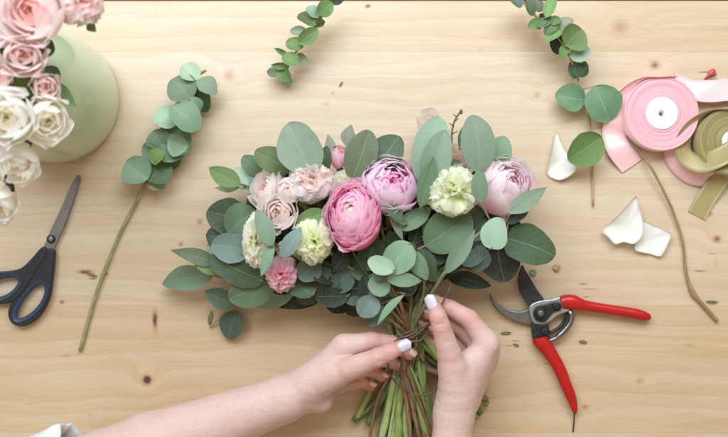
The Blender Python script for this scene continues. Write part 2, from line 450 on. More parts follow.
def add_leaf(spec, parent, name='leaf'):
    bx, by, tx, ty, W, z, c = spec[:7]
    k = spec[7] if len(spec) > 7 else {}
    zt = k.get('zt', z - random.uniform(-3, 6))
    zt = max(zt, 2.5)
    B, T = P(bx, by, z), P(tx, ty, zt)
    roll = k.get('roll', random.uniform(-0.3, 0.3)); 
    Wr = W * (HC - z) / HC / max(0.55, math.cos(roll)) if k.get('comp', 1) else W
    v, f, uv = leaf_geo(B, T, Wr, roll, k.get('cup', random.uniform(0.02, 0.22)), k.get('bend', random.uniform(0.02, 0.09)), k.get('shape', 'round'))
    # keep clear of the table
    mz = min(q.z for q in v)
    if mz < 1.2:
        for q in v: q.z += 1.2 - mz
    return mk(name, v, f, M_LEAF, parent, B, uv=uv, color=leafcol(c)), B

# ------------------------------------------------------------------ flowers
def frame(axis):
    z = Vector(axis).normalized(); x = Vector((0, 1, 0.1)).cross(z)
    if x.length < .1: x = Vector((1, 0, 0)).cross(z)
    x.normalize(); y = z.cross(x)
    return Matrix((x, y, z)).transposed()
def shell_petal(R, phi, th_t, th_b, A, flare=0.05, curl=0.0, ruf=0.03, lift=0.0, drop=0.25, rnd=random, n=9, m=9, notch=0.0, sz=1.0, fr=5.0, serr=0.0):
    vs, uv = [], []
    p1, p2 = rnd.uniform(0, 6), rnd.uniform(0, 6)
    for i in range(n):
        v = i / (n - 1)
        for j in range(m):
            u = -1 + 2 * j / (m - 1)
            top = th_t + drop * abs(u) ** 3 + 0.04 * math.sin(4 * u + p1) + serr * math.sin(2.7 * fr * u + p1) + serr * .6 * math.sin(23 * u + p2) - notch * math.exp(-(u * 4) ** 2) * -1
            th = th_b + (top - th_b) * v
            sh = 0.35 + 0.65 * math.sin(min(1, v * 1.25) * PI / 2)
            if v > 0.8: sh *= 1 - 0.22 * ((v - 0.8) / 0.2) ** 2
            al = u * A * sh
            mth = Vector((math.sin(th) * math.cos(phi), math.sin(th) * math.sin(phi), math.cos(th)))
            e = Vector((-math.sin(phi), math.cos(phi), 0))
            d = mth * math.cos(al) + e * math.sin(al)
            r = R * (1 + flare * v ** 4 + curl * max(0, v - 0.75) ** 2 * 16 * (0.4 + abs(u)) + ruf * math.sin(fr * u + p2) * v ** 3 + 0.02 * abs(u))
            q = d * r; q.z = q.z * sz + lift * R
            out = Vector((math.cos(phi), math.sin(phi), 0)) * (curl * R * 0.9 * max(0, v - 0.7))
            vs.append(q + out); uv.append(((u + 1) / 2, v))
    return vs, grid_faces(n, m), uv
def fan_petal(R, phi, th, A, bend, ruf, rnd, serr=0.07, n=7, m=17, r0=0.12):
    vs, uv = [], []
    p1, p2 = rnd.uniform(0, 6), rnd.uniform(0, 6); k = rnd.uniform(5, 8)
    for i in range(n):
        v = i / (n - 1)
        for j in range(m):
            u = -1 + 2 * j / (m - 1)
            t2 = th + bend * v * v + ruf * math.sin(k * u + p1) * v * v + ruf * .5 * math.sin(13 * u + p2) * v ** 3
            al = u * A * (0.25 + 0.75 * v)
            rr = R * (r0 + (1 - r0) * v) * (1 - 0.16 * u * u * v + (serr * (1 if j % 2 else -1) + 0.03 * math.sin(9 * u + p2)) * (v ** 5))
            mth = Vector((math.sin(t2) * math.cos(phi), math.sin(t2) * math.sin(phi), math.cos(t2)))
            e = Vector((-math.sin(phi), math.cos(phi), 0))
            vs.append((mth * math.cos(al) + e * math.sin(al)) * rr); uv.append(((u + 1) / 2, v))
    return vs, grid_faces(n, m), uv

def flower(kind, px, py, z, Rpx, axis, mat, parent, seed, name=None, stretch=1.0, heart=True, core=rgb(150, 170, 90), n=None, scale_xy=None):
    """one blossom: a small green core with every petal as its child"""
    rnd = random.Random(seed)
    C = P(px, py, z); R = Rpx * (HC - z) / HC
    M = frame(axis)
    if scale_xy:   # (sx, sy) squash in the flower's own frame
        M = M @ Matrix(((scale_xy[0], 0, 0), (0, scale_xy[1], 0), (0, 0, 1)))
    pts = []
    v, f, uv = tube([C + M @ Vector((0, 0, -R * 0.72)), C + M @ Vector((0, 0, -R * 0.5)), C + M @ Vector((0, 0, -R * 0.15)), C + M @ Vector((0, 0, R * .10))],
                    [R * 0.10, R * 0.26, R * 0.2, R * 0.06], 10)
    if kind == 'ranunculus':
        core = rgb(214, 206, 170)
        v, f, uv = tube([C + M @ Vector((0, 0, R * q)) for q in (-.72, -.5, -.1, .4, .56, .63)], [R * q for q in (.1, .26, .24, .2, .15, .03)], 12)
    core_o = mk(name or kind, v, f, M_STEM, parent, C, uv=uv, color=core)
    def put(geo, a):
        vs = [C + M @ q for q in geo[0]]
        for q in vs:
            if q.z < 1.5: q.z = 1.5
        mk('petal', vs, geo[1], mat, core_o, C, uv=geo[2], color=(1, 1, 1, a))
    ph = rnd.uniform(0, 6)
    if kind == 'ranunculus':
        n = n or 62
        for i in range(n):
            f_ = i / (n - 1); ph += 2.399963 + rnd.uniform(-.2, .2)
            put(shell_petal(R * (0.54 + 0.44 * f_ ** 0.75) * rnd.uniform(.97, 1.03), ph, 0.07 + 1.15 * f_ ** 0.9 + rnd.uniform(-.05, .05), 2.3, 0.66 + 0.22 * f_, 0.05 + (0.08 + .06 * f_) * rnd.random(), 0.05 * f_, 0.025 + .03 * f_, 0.13 * (1 - f_), 0.02 + .06 * rnd.random(), rnd, m=25, n=11, fr=5.5, serr=.014), max(0, 1 - f_ * 6))
    elif kind == 'rose':
        n = n or 34
        for i in range(n):
            f_ = i / (n - 1); ph += 2.399963 + rnd.uniform(-.25, .25)
            put(shell_petal(R * (0.16 + 0.80 * f_ ** 0.9), ph, 0.30 + 0.78 * f_ + rnd.uniform(-.06, .06), 2.45, 1.0 - 0.20 * f_, 0.05 + 0.10 * f_, 0.06 * f_ ** 2, 0.015 + 0.022 * f_, 0.36 * (1 - f_), 0.28, rnd, sz=1.05, m=11), max(0, 1 - f_ * 1.6))
    elif kind == 'peony':
        n = n or 60
        ni = int(n * .68)
        for i in range(n):
            ph += 2.399963 + rnd.uniform(-.5, .5)
            if i < ni:
                f_ = i / ni
                put(shell_petal(R * (0.22 + 0.56 * f_ ** 0.8), ph, 0.05 + 0.72 * f_ + rnd.uniform(-.12, .12), 2.3, 0.55, 0.05 + 0.06 * rnd.random(), 0.02, 0.05, 0.30 * (1 - f_), 0.30, rnd, notch=0.10, m=15), max(0, 1 - f_ * 1.7))
            else:
                f_ = (i - ni) / (n - ni)
                put(shell_petal(R * (0.80 + 0.18 * f_), ph, 0.62 + 0.5 * f_ + rnd.uniform(-.1, .1), 2.4, 0.72, 0.05, 0.04 * f_, 0.035, 0.03, 0.30, rnd, notch=0.05, m=13), 0)
    elif kind == 'carnation':
        n = int((n or 44) * 1.3)
        for i in range(n):
            f_ = (i + .5) / n; ph += 2.399963 + rnd.uniform(-.5, .5)
            put(fan_petal(R * rnd.uniform(0.84, 1.04), ph, 0.0 + 1.2 * f_ ** 0.7 + rnd.uniform(-.14, .14), rnd.uniform(.5, .85) if f_ > .2 else rnd.uniform(.7, 1.2), (0.55 if f_ > .2 else rnd.uniform(-.25, .35)) + 0.35 * f_ + .1 * rnd.random(), rnd.uniform(.12, .24), rnd, serr=.022, m=25, n=9), max(0, 1 - f_ * 2) * .6)
    elif kind == 'bud':
        n = n or 12
        for i in range(n):
            f_ = i / (n - 1); ph += 2.399963
            put(shell_petal(R * (0.45 + 0.5 * f_), ph, 0.02 + 0.6 * f_, 2.5, 0.85, 0.02, 0.05 * f_, 0.03, 0.05, 0.3, rnd, sz=stretch), max(0, 1 - f_ * 1.5))
    return core_o, C + M @ Vector((0, 0, -R * 0.7))

PM_RAN = mat_petal('ranunculus_petal', rgb(254, 150, 198), rgb(255, 210, 231), rgb(254, 228, 230), rgb(255, 244, 249), 0.4, .60)
PM_PEO = mat_petal('peony_petal', rgb(254, 204, 232), rgb(255, 238, 248), rgb(250, 140, 200), rgb(255, 249, 253), 0.2, .60)
PM_GRN = mat_petal('green_carnation_petal', rgb(240, 247, 190), rgb(254, 255, 232), None, rgb(254, 254, 244), 0.25, .60)
PM_CRM = mat_petal('cream_carnation_petal', rgb(244, 247, 200), rgb(254, 253, 238), None, rgb(255, 254, 250), 0.2, .60)
PM_BLS = mat_petal('blush_petal', rgb(255, 240, 236), rgb(255, 252, 250), rgb(254, 228, 220), rgb(255, 252, 252), 0.2, .60)
PM_PNK = mat_petal('soft_pink_petal', rgb(252, 200, 214), rgb(254, 228, 235), rgb(249, 176, 196), rgb(255, 242, 245), 0.3, .60)
PM_TUL = mat_petal('pale_pink_petal', rgb(255, 222, 232), rgb(255, 246, 249), None, rgb(255, 251, 252), 0.3, .60)
PM_VRS = mat_petal('vase_pink_rose_petal', rgb(255, 232, 228), rgb(255, 250, 248), rgb(254, 206, 202), rgb(255, 247, 246), 0.2, .60)
PM_WHT = mat_petal('white_rose_petal', rgb(254, 251, 240), rgb(255, 255, 252), rgb(250, 238, 214), rgb(255, 255, 254), 0.10, .60)

# ------------------------------------------------------------------ bouquet
BIND = (409, 334, 30)
bq = empty('bouquet', P(BIND[0], BIND[1], 0), 'large bouquet of pink and cream flowers in eucalyptus, tied in the two hands', 'bouquet')
V_ = lambda a: P(*a)

branches = [
 [(409,334,30),(330,292,26),(262,285,32),(214,276,38)],
 [(409,334,34),(330,272,38),(262,240,46),(226,216,48)],
 [(409,334,32),(345,242,42),(298,204,55),(246,186,45)],
 [(409,334,36),(365,240,45),(326,192,60),(312,172,74)],
 [(409,334,34),(385,242,50),(371,190,52),(366,160,55)],
 [(409,334,38),(415,242,60),(427,202,68),(436,165,72)],
 [(409,334,34),(440,242,52),(470,192,62),(482,160,66)],
 [(409,334,44),(441,278,74),(476,236,82),(506,218,84)],
 [(409,334,34),(441,276,50),(480,254,50),(506,240,55)],
 [(409,334,42),(424,290,66),(417,250,78)],
 [(409,334,46),(400,302,70),(389,284,80),(388,270,86)],
 [(409,334,30),(370,302,40),(340,277,45),(316,264,50)],
 [(409,334,32),(330,275,40),(290,262,52),(272,245,76)],
]
LV = [
 # upper left
 (240,184,209,168,20,50,'g',{'shape':'ovate','roll':.1}), (252,191,237,167,18,40,'q'), (260,174,243,156,19,44,'m'), (262,193,257,163,22,42,'b'),
 (241,187,214,188,9,34,'q',{'shape':'lance'}), (291,170,255,151,27,62,'y',{'roll':.15}), (313,173,288,123,45,86,'p',{'roll':-.08,'cup':.08,'bend':.05}),
 (322,176,327,146,14,58,'d'), (334,157,328,134,11,50,'w',{'shape':'point'}), (347,147,351,124,15,45,'w',{'shape':'point'}),
 (352,180,369,130,33,72,'o',{'roll':.15}), (371,178,399,136,36,66,'d',{'roll':-.1}),
 (431,190,438,116,40,78,'p',{'roll':-.1,'cup':.1}), (428,192,444,130,30,84,'p',{'roll':.15}), (420,208,434,156,20,92,'m',{'shape':'point','roll':.4}),
 (479,172,472,115,35,80,'p',{'roll':.05}), (459,148,467,122,9,72,'y',{'shape':'lance'}), (492,170,504,136,26,58,'s'), (481,202,479,170,17,96,'s',{'roll':.1}),
 (466,176,452,160,13,70,'m'), (508,213,547,187,19,92,'p',{'shape':'point','roll':.15}), (508,223,528,210,11,62,'k'),
 (492,249,499,217,27,94,'p',{'shape':'heart'}), (445,274,476,228,17,97,'s',{'shape':'point','roll':.2}), (506,238,555,256,40,58,'d',{'roll':-.1,'shape':'heart'}),
 (497,238,505,282,44,42,'x',{'shape':'heart'}), (447,276,491,286,17,30,'k',{'shape':'ovate'}), (425,246,471,215,42,72,'m'), (413,244,425,213,20,62,'k'),
 (415,248,447,260,20,60,'k'), (480,214,500,226,20,50,'k'), (500,236,520,222,16,45,'k'),
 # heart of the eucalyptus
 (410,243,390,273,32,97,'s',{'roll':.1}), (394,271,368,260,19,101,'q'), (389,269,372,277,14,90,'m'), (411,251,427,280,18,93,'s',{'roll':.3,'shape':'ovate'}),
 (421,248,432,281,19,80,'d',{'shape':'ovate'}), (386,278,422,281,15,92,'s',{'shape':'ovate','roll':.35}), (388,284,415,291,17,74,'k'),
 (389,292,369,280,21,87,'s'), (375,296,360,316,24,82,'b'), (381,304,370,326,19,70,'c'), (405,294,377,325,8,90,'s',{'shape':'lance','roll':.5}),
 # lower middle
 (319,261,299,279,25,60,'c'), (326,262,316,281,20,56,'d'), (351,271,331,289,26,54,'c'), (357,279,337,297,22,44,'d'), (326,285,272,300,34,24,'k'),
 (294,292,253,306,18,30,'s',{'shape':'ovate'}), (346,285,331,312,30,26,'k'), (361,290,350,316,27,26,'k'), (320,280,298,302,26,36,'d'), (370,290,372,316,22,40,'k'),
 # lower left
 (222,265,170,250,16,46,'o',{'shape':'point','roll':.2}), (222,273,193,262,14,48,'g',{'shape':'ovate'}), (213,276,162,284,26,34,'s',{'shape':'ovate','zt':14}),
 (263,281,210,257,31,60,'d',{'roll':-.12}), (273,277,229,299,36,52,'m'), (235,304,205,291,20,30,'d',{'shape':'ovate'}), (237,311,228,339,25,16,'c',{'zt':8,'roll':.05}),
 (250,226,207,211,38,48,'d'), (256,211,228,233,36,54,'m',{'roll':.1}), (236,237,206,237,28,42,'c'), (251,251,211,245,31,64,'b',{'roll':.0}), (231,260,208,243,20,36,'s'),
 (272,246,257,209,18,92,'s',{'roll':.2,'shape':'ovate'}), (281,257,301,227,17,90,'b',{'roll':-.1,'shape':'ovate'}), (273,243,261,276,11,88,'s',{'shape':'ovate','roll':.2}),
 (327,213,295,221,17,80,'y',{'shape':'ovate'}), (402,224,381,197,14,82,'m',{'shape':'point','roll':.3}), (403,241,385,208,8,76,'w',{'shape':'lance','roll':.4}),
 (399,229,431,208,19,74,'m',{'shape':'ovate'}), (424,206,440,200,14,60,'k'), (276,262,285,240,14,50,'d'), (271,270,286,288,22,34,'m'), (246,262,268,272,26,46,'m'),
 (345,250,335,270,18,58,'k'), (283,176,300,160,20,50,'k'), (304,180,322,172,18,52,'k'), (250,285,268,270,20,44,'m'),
]
hull = [(226,216),(265,180),(320,166),(370,156),(430,148),(486,164),(500,200),(512,236),(496,262),(450,268),(424,292),(388,306),(345,300),(262,292),(230,268),(218,240)]
def inside(x, y, poly):
    c = False; j = len(poly) - 1
    for i in range(len(poly)):
        xi, yi = poly[i]; xj, yj = poly[j]
        if (yi > y) != (yj > y) and x < (xj - xi) * (y - yi) / (yj - yi) + xi: c = not c
        j = i
    return c
rf = random.Random(21)
nfill = 0
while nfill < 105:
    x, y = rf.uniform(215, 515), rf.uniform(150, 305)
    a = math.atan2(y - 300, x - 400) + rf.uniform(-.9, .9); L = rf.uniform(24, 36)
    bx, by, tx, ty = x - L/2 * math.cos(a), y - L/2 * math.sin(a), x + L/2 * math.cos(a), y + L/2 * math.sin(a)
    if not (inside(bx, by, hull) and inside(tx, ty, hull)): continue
    LV.append((bx, by, tx, ty, rf.uniform(20, 30), rf.uniform(12, 56), rf.choice('kkdkxmdk'), {'roll': rf.uniform(-.5, .5)}))  # low filler leaves, mostly dark tones: shade of the bouquet's depths put into leaf colour
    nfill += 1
rg = random.Random(77)
core = [(372,236),(400,226),(432,214),(480,214),(498,240),(486,264),(452,268),(428,290),(392,300),(352,296),(300,296),(286,276),(330,262)]
nf2 = 0
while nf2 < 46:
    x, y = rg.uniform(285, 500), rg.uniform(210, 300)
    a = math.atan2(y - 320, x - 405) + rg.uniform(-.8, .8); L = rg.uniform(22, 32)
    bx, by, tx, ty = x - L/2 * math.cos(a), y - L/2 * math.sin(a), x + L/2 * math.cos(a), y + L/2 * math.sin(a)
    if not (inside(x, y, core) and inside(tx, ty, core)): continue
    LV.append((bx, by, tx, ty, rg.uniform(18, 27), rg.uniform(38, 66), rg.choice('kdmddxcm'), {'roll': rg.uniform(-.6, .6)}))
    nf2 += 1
def seg_near(p, path):
    best = (1e9, None)
    for i in range(len(path) - 1):
        for t in (0, .25, .5, .75, 1):
            q = path[i].lerp(path[i+1], t); d = (q - p).length
            if d < best[0]: best = (d, q)
    return best
BP = [[Vector(tuple(q)) for q in catmull([tuple(V_(p)) for p in br], 7)] for br in branches]
assign = [[] for _ in BP]
for L in LV:
    B = P(L[0], L[1], L[5])
    ds = [seg_near(B, [q for q in bp[5:]]) for bp in BP]
    i = min(range(len(BP)), key=lambda k: ds[k][0] if ds[k][0] < 9e8 else 1e9)
    assign[i].append((L, B, ds[i]))
br_cols = [rgb(128, 96, 70), rgb(120, 110, 70), rgb(134, 62, 52), rgb(112, 116, 78)]
for i, bp in enumerate(BP):
    mb = MB()
    mb.tube(bp, [2.1 - 1.1 * k / len(bp) for k in range(len(bp))], 7)
    for (L, B, (d, q)) in assign[i]:
        if 2 < d < 45:
            midp = (q + B) / 2 + Vector((0, 0, -2))
            mb.tube([q, midp, B, B + (P(L[2], L[3], L[5]) - B) * 0.06], [1.3, 1.0, .9, .5], 5)
    bro = mb.build('eucalyptus_branch', M_STEM, bq, bp[0], color=br_cols[i % 4])
    for (L, B, _) in assign[i]:
        add_leaf(L, bro)

FL = [  # kind, px,py,z,R,axis,mat,seed,squash,label
 ('ranunculus', 355,217,78,33,(-.26,.38,1),PM_RAN,3,(.84,1.06),None,'saturated pink ranunculus with tightly layered petals'),
 ('peony', 390,187,68,32,(.14,.36,1),PM_PEO,5,(1.0,.92),None,'pale lilac pink peony with a magenta heart'),
 ('carnation', 454,192,82,28,(-.05,.25,1),PM_GRN,8,(1.0,.92),None,'pale lime carnation at the bouquet\'s right'),
 ('peony', 504,187,58,33,(.45,.40,.85),PM_TUL,13,(1.05,.9),44,'pale pink ruffled bloom at the right end of the bouquet'),
 ('rose', 458,165,64,18,(-.2,.5,1),PM_BLS,18,None,16,None),
 ('rose', 429,124,40,14,(-.3,.6,.9),PM_BLS,19,None,12,None),
 ('carnation', 311,182,76,25,(.2,.4,1),PM_BLS,22,(1.0,.85),40,'ruffled blush carnation above the pale green one'),
 ('bud', 289,190,78,14,(-.1,.1,1),PM_BLS,25,None,14,None),
 ('rose', 268,191,62,20,(-.5,.5,.8),PM_BLS,27,(.85,1.1),22,None),
 ('rose', 279,213,74,20,(-.15,.1,1),PM_BLS,31,None,26,None),
 ('bud', 339,157,52,13,(.2,.7,.9),PM_PNK,33,(.8,1.2),9,None),
 ('carnation', 346,184,62,15,(-.1,.4,1),PM_CRM,34,None,24,None),
 ('carnation', 258,240,72,25,(-.25,.0,1),PM_CRM,37,(.62,1.22),40,None),
 ('carnation', 314,240,76,22.5,(-.05,-.25,1),PM_GRN,41,(.95,1.1),42,'pale green carnation in the left half of the bouquet'),
 ('carnation', 281,273,60,20,(-.05,-.45,.9),PM_PNK,44,(.9,1.05),34,'small dusty pink carnation at the lower left'),
 ('bud', 283,246,70,6,(-.2,-.2,1),PM_PNK,45,None,9,None),
 ('rose', 372,168,56,14,(0,.7,.8),PM_PEO,48,None,18,None),
]
ends = [(487,404,8),(481,414,7),(476,418,9),(484,393,14),(430,452,12),(424,448,16),(414,455,10),(406,452,20),(399,456,8),(392,450,17),(386,454,8),(378,449,12),(356,421,6),(369,423,7),(437,456,8),(444,458,12),(402,446,26)]
gcol = [rgb(122,152,62), rgb(54,82,36), rgb(146,172,90), rgb(84,118,56), rgb(160,184,118)]
order = sorted(range(len(FL)), key=lambda k: FL[k][1])     # leftmost flower's stem leaves the bundle at the right
rb = random.Random(5)
for rank, k in enumerate(order):
    kind, px, py, z, R, ax, mt, seed, sq, n, lab = FL[k]
    co, foot = flower(kind, px, py, z, R, ax, mt, bq, seed, scale_xy=sq, n=n)
    if lab: co['label'] = lab
    e = ends[rank]
    b = P(BIND[0] + rb.uniform(-14, 14), BIND[1] + rb.uniform(-3, 3), rb.uniform(14, 40))
    up = foot + (b - foot) * 0.45; up.z = min(up.z, 30)
    pt = catmull([tuple(foot), tuple(up), tuple(b), tuple(P(*e))], 8)
    r = rb.uniform(2.4, 3.8)
    v, f, uv = tube(pt, noded(r, len(pt), 8, rank), 9, bumps=0.03)
    mk('stem', v, f, M_STEM, bq, b, uv=uv, color=gcol[rank % 5])
extra = [((404,322,44),(404,370,38),(399,410,30),(399,456,20),4.8,0),((412,322,40),(408,362,36),(419,405,28),(430,456,14),5.0,2),((398,322,38),(396,368,30),(388,410,22),(378,456,12),4.6,4),
         ((400,322,30),(390,372,22),(375,402,10),(354,421,6),4.2,1),((402,324,30),(394,372,24),(381,400,14),(368,424,7),4.4,3),((415,322,30),(414,370,24),(428,405,16),(440,460,10),4.6,0),
         ((406,322,46),(402,372,44),(407,405,38),(413,456,26),2.0,'r'),((410,322,46),(404,368,46),(409,392,40),(420,440,28),1.9,'r'),((400,324,34),(390,372,30),(377,402,20),(366,456,10),1.8,'r'),
         ((395,322,26),(412,360,30),(455,380,18),(487,400,12),3.4,'r'),((392,318,24),(412,352,26),(452,388,12),(478,412,6),4.4,1),((396,312,26),(414,345,26),(455,378,14),(483,392,18),3.8,1),
         ((400,322,20),(410,370,14),(412,410,8),(408,456,5),4.6,1),((404,322,20),(402,370,14),(394,410,8),(390,458,5),4.8,2),((404,310,20),(416,350,16),(424,410,8),(422,458,5),4.8,1),
         ((386,305,60),(402,322,54),(412,334,46),(420,350,38),1.8,'r'),((392,300,66),(404,320,56),(412,336,46),(418,356,36),1.8,'r'),((380,312,50),(398,326,50),(414,342,42),(424,362,34),1.9,'r'),
         ((443,266,46),(421,303,52),(410,334,46),(400,368,40),2.6,3),((450,264,50),(426,302,54),(412,334,46),(404,372,40),2.2,'r'),((434,276,46),(416,308,50),(408,336,44),(398,376,34),3.0,3),
         ((412,300,60),(409,318,52),(408,338,44),(412,370,36),2.0,'r'),((329,251,60),(350,268,52),(368,282,46),(398,318,40),3.2,4),((352,250,56),(372,282,50),(392,312,44),(406,336,38),4.0,1)]
rs = random.Random(41)
for q in range(20):
    bx = 409 + rs.uniform(-15, 15); ex = 409 - (bx - 409) * 1.6 + rs.uniform(-24, 24) - 3
    extra.append(((bx + rs.uniform(-12, 12), 308, rs.uniform(20, 48)), (bx, 335, rs.uniform(18, 46)), ((bx + ex) / 2 + rs.uniform(-3, 3), 385, rs.uniform(10, 40)), (ex, rs.uniform(438, 462), rs.uniform(5, 24)), rs.uniform(1.5, 3.0), rs.choice(['r', 1, 1, 0, 3, 4, 2, 0])))
for a, b, c, d, r, ci in extra:
    if ci != 'r': r *= .78
    pt = catmull([tuple(P(*q)) for q in (a, b, c, d)], 8)
    nn_ = len(pt)
    v, f, uv = tube(pt, [w_ * min(1.0, 0.3 + 1.6 * q / nn_) for q, w_ in enumerate(noded(r, nn_, 7, int(a[0]) % 7))], 9, bumps=0.04)
    mk('stem', v, f, M_STEM, bq, P(*b), uv=uv, color=rgb(124, 68, 48) if ci == 'r' else gcol[ci])
# loose woody sprig at the top of the bouquet
mb = MB(); mb.tube(catmull([tuple(P(*q)) for q in ((452,150,60),(452,132,58),(455,120,60),(461,111,62))], 5), .9, 6)
for (x, y, dx, dy) in ((452,140,-5,-3),(452,134,6,-3),(454,126,-5,-3),(454,122,5,-4),(457,117,-4,-3),(459,114,4,-1)):
    mb.tube([P(x, y, 59), P(x + dx, y + dy, 61)], [.7, .4], 5)
mb.tube([P(460,112,62), P(461,111,63), P(462.5,110,62)], [.6, 2.0, .5], 7)
mb.build('seed_sprig', M_STEM, bq, color=rgb(98, 72, 44))

# twine
tw = MB()
wr = random.Random(9)
def loop_path(cx, cy, zc, rx, rz, tilt, n=40, turns=1.0, drift=0.0):
    out = []
    for i in range(n + 1):
        a = 2 * PI * turns * i / n
        out.append(P(cx + rx * math.cos(a) + drift * i / n * .6, cy + tilt * math.cos(a) + drift * i / n, zc + rz * math.sin(a)))
    return out
tw.tube(loop_path(410, 331, 30, 20, 25, -6, 90, 3.0, 8), 0.95, 6, bumps=.15)
for pts in [[(402,352,60),(392,356,58),(388,362,55),(390,374,52),(397,384,50),(407,391,48),(420,395,46),(432,393,46),(438,384,48),(440,372,50)],
            [(418,331,60),(408,336,62),(400,338,64),(394,342,64)], [(396,334,60),(410,338,60),(422,330,60),(428,324,62)], [(424,332,56),(434,318,64),(444,300,70),(449,290,74),(451,284,70)],
            [(404,356,56),(401,366,54),(404,380,52),(408,392,50)],[(428,334,58),(418,341,58),(405,340,60),(396,330,56)]]:
    tw.tube(catmull([tuple(P(*q)) for q in pts], 8), 1.0, 6, bumps=.15)
two = tw.build('twine', M_TWINE, None, P(410, 334, 5))
tag(two, 'thin brown twine wound round the bouquet stems with a loop hanging from the hands', 'twine')

# ------------------------------------------------------------------ loose eucalyptus on the table
def sprig(name, label, path, leaves, r0, r1, col, group=None):
    pp = [P(*q) for q in path]
    e = empty(name, pp[-1].copy(), label, 'eucalyptus sprig', group)
    bp = catmull([tuple(q) for q in pp], 7)
    mb = MB(); mb.tube(bp, [r0 + (r1 - r0) * k / len(bp) for k in range(len(bp))], 7, bumps=.06)
    vb = [Vector(tuple(q)) for q in bp]
    for L in leaves:
        B = P(L[0], L[1], L[5]); d, q = seg_near(B, vb)
        if 1.5 < d < 30: mb.tube([q, (q + B) / 2, B], [.9, .8, .7], 5)
    st = mb.build('stem', M_STEM, e, color=col)
    for L in leaves:
        kw = dict(L[7]) if len(L) > 7 else {}
        kw.setdefault('roll', random.uniform(-.55, .55)); kw.setdefault('cup', random.uniform(.12, .4)); kw.setdefault('bend', random.uniform(.04, .14))
        add_leaf(tuple(L[:4]) + (L[4] * 1.12,) + tuple(L[5:7]) + (kw,), e)
    return e
sprig('eucalyptus_sprig', 'long eucalyptus sprig with bare lower stem lying between scissors and bouquet',
 [(206,70,22),(196,78,20),(188,101,18),(176,123,16),(161,153,13),(148,178,9),(138,199,6),(119,236,4),(97,292,3.5),(80,351,3)],
 [(197,80,183,65,18,30,'q'),(198,81,217,94,17,30,'p',{'shape':'ovate'}),(191,99,172,79,28,30,'s',{'roll':.3}),(190,97,199,112,14,30,'s'),(198,86,207,112,17,16,'d'),
  (172,106,198,130,26,36,'s',{'roll':-.35}),(176,125,157,110,24,26,'q'),(162,138,189,152,36,22,'m',{'roll':-.25}),(163,146,153,131,22,24,'m'),(161,156,142,148,18,24,'p'),(168,150,175,168,22,14,'m'),
  (148,179,126,162,28,24,'s',{'roll':.2}),(150,181,170,162,30,22,'m',{'roll':-.3}),(152,163,163,150,16,30,'g'),(148,184,166,188,12,14,'q',{'shape':'ovate'}),(182,112,196,122,18,14,'k'),(188,100,200,100,12,14,'d')]
  + [(bx, by, bx + dx, by + dy, w_, z_, c_) for (bx, by, dx, dy, w_, z_, c_) in ((184,108,16,18,20,12,'d'),(174,128,-14,14,18,14,'s'),(168,140,20,6,20,32,'p'),(160,158,20,6,20,10,'m'))],
 1.5, 1.9, rgb(140, 140, 84))
sprig('eucalyptus_sprig', 'small bright green eucalyptus sprig tip entering at the top edge, above the bouquet',
 [(340,-10,40),(330,5,36),(318,22,32),(305,40,26),(293,57,20),(283,79,12)],
 [(318,14,332,2,14,44,'g'),(318,16,306,8,11,40,'p'),(315,25,298,15,13,40,'y',{'roll':.3}),(314,27,324,20,10,30,'g'),(308,32,290,31,9,36,'q'),(299,43,318,29,14,40,'g',{'roll':.3}),
  (303,47,286,42,13,34,'g',{'roll':.2}),(290,55,274,48,5,28,'g',{'shape':'lance'}),(299,62,282,56,13,32,'g'),(296,55,308,62,9,16,'q'),(288,66,271,65,6,24,'g',{'shape':'ovate'}),
  (280,70,267,73,9,16,'p'),(278,68,290,81,13,20,'g',{'roll':.3}),(279,76,292,83,8,10,'p'),(330,2,345,-6,10,44,'k')],
 1.2, .9, rgb(138, 146, 84))
sprig('eucalyptus_sprig', 'eucalyptus sprig with crowded leaves at the top right, its stem running down past the ribbon',
 [(512,-12,40),(530,10,36),(546,26,32),(560,40,28),(570,58,22),(577,76,14),(583,100,8),(588,120,5),(592,150,3.5),(593,206,3)],
 [(532,-3,532,16,9,44,'m'),(512,-4,520,8,12,40,'c'),(537,0,541,12,9,36,'w'),(546,17,554,-2,11,46,'g'),(545,21,528,27,11,36,'g'),(553,19,536,26,9,42,'m',{'roll':.3}),(556,19,545,35,11,40,'y'),
  (551,24,560,18,9,42,'g'),(557,31,573,19,12,36,'w'),(563,31,542,43,7,40,'g',{'shape':'ovate'}),(564,35,556,54,16,24,'k'),(568,42,561,58,9,32,'g'),(566,46,582,29,27,38,'g',{'roll':.2}),
  (570,57,590,49,16,30,'p'),(572,61,575,79,8,18,'d'),(575,61,586,76,14,20,'d'),(585,100,555,95,25,12,'m',{'roll':.05}),(595,86,610,121,34,16,'m',{'roll':.05,'shape':'round'}),
  (602,137,568,160,30,28,'g',{'roll':-.35}),(560,32,568,40,14,24,'k'),(540,14,548,24,12,24,'k'),(524,-4,534,6,14,30,'k')],
 1.3, 1.0, rgb(190, 150, 104))
tg = MB(); tg.tube(catmull([tuple(P(*q)) for q in ((626,132,3),(640,152,6),(652,169,10),(664,192,8),(674,214,5),(683,243,4),(686,272,3.5),(693,293,3),(704,306,3),(717,321,2.5))], 7),
    [1.3] * 8 * 5 + [1.5] * 7 + [2.6] * 5 + [2.0] * 12, 8, bumps=.08)
tag(tg.build('twig', M_STEM, None, P(693, 293, 0), color=rgb(152, 112, 66)), 'long bare brown twig with a thick node, curving down from the pink ribbon', 'twig')

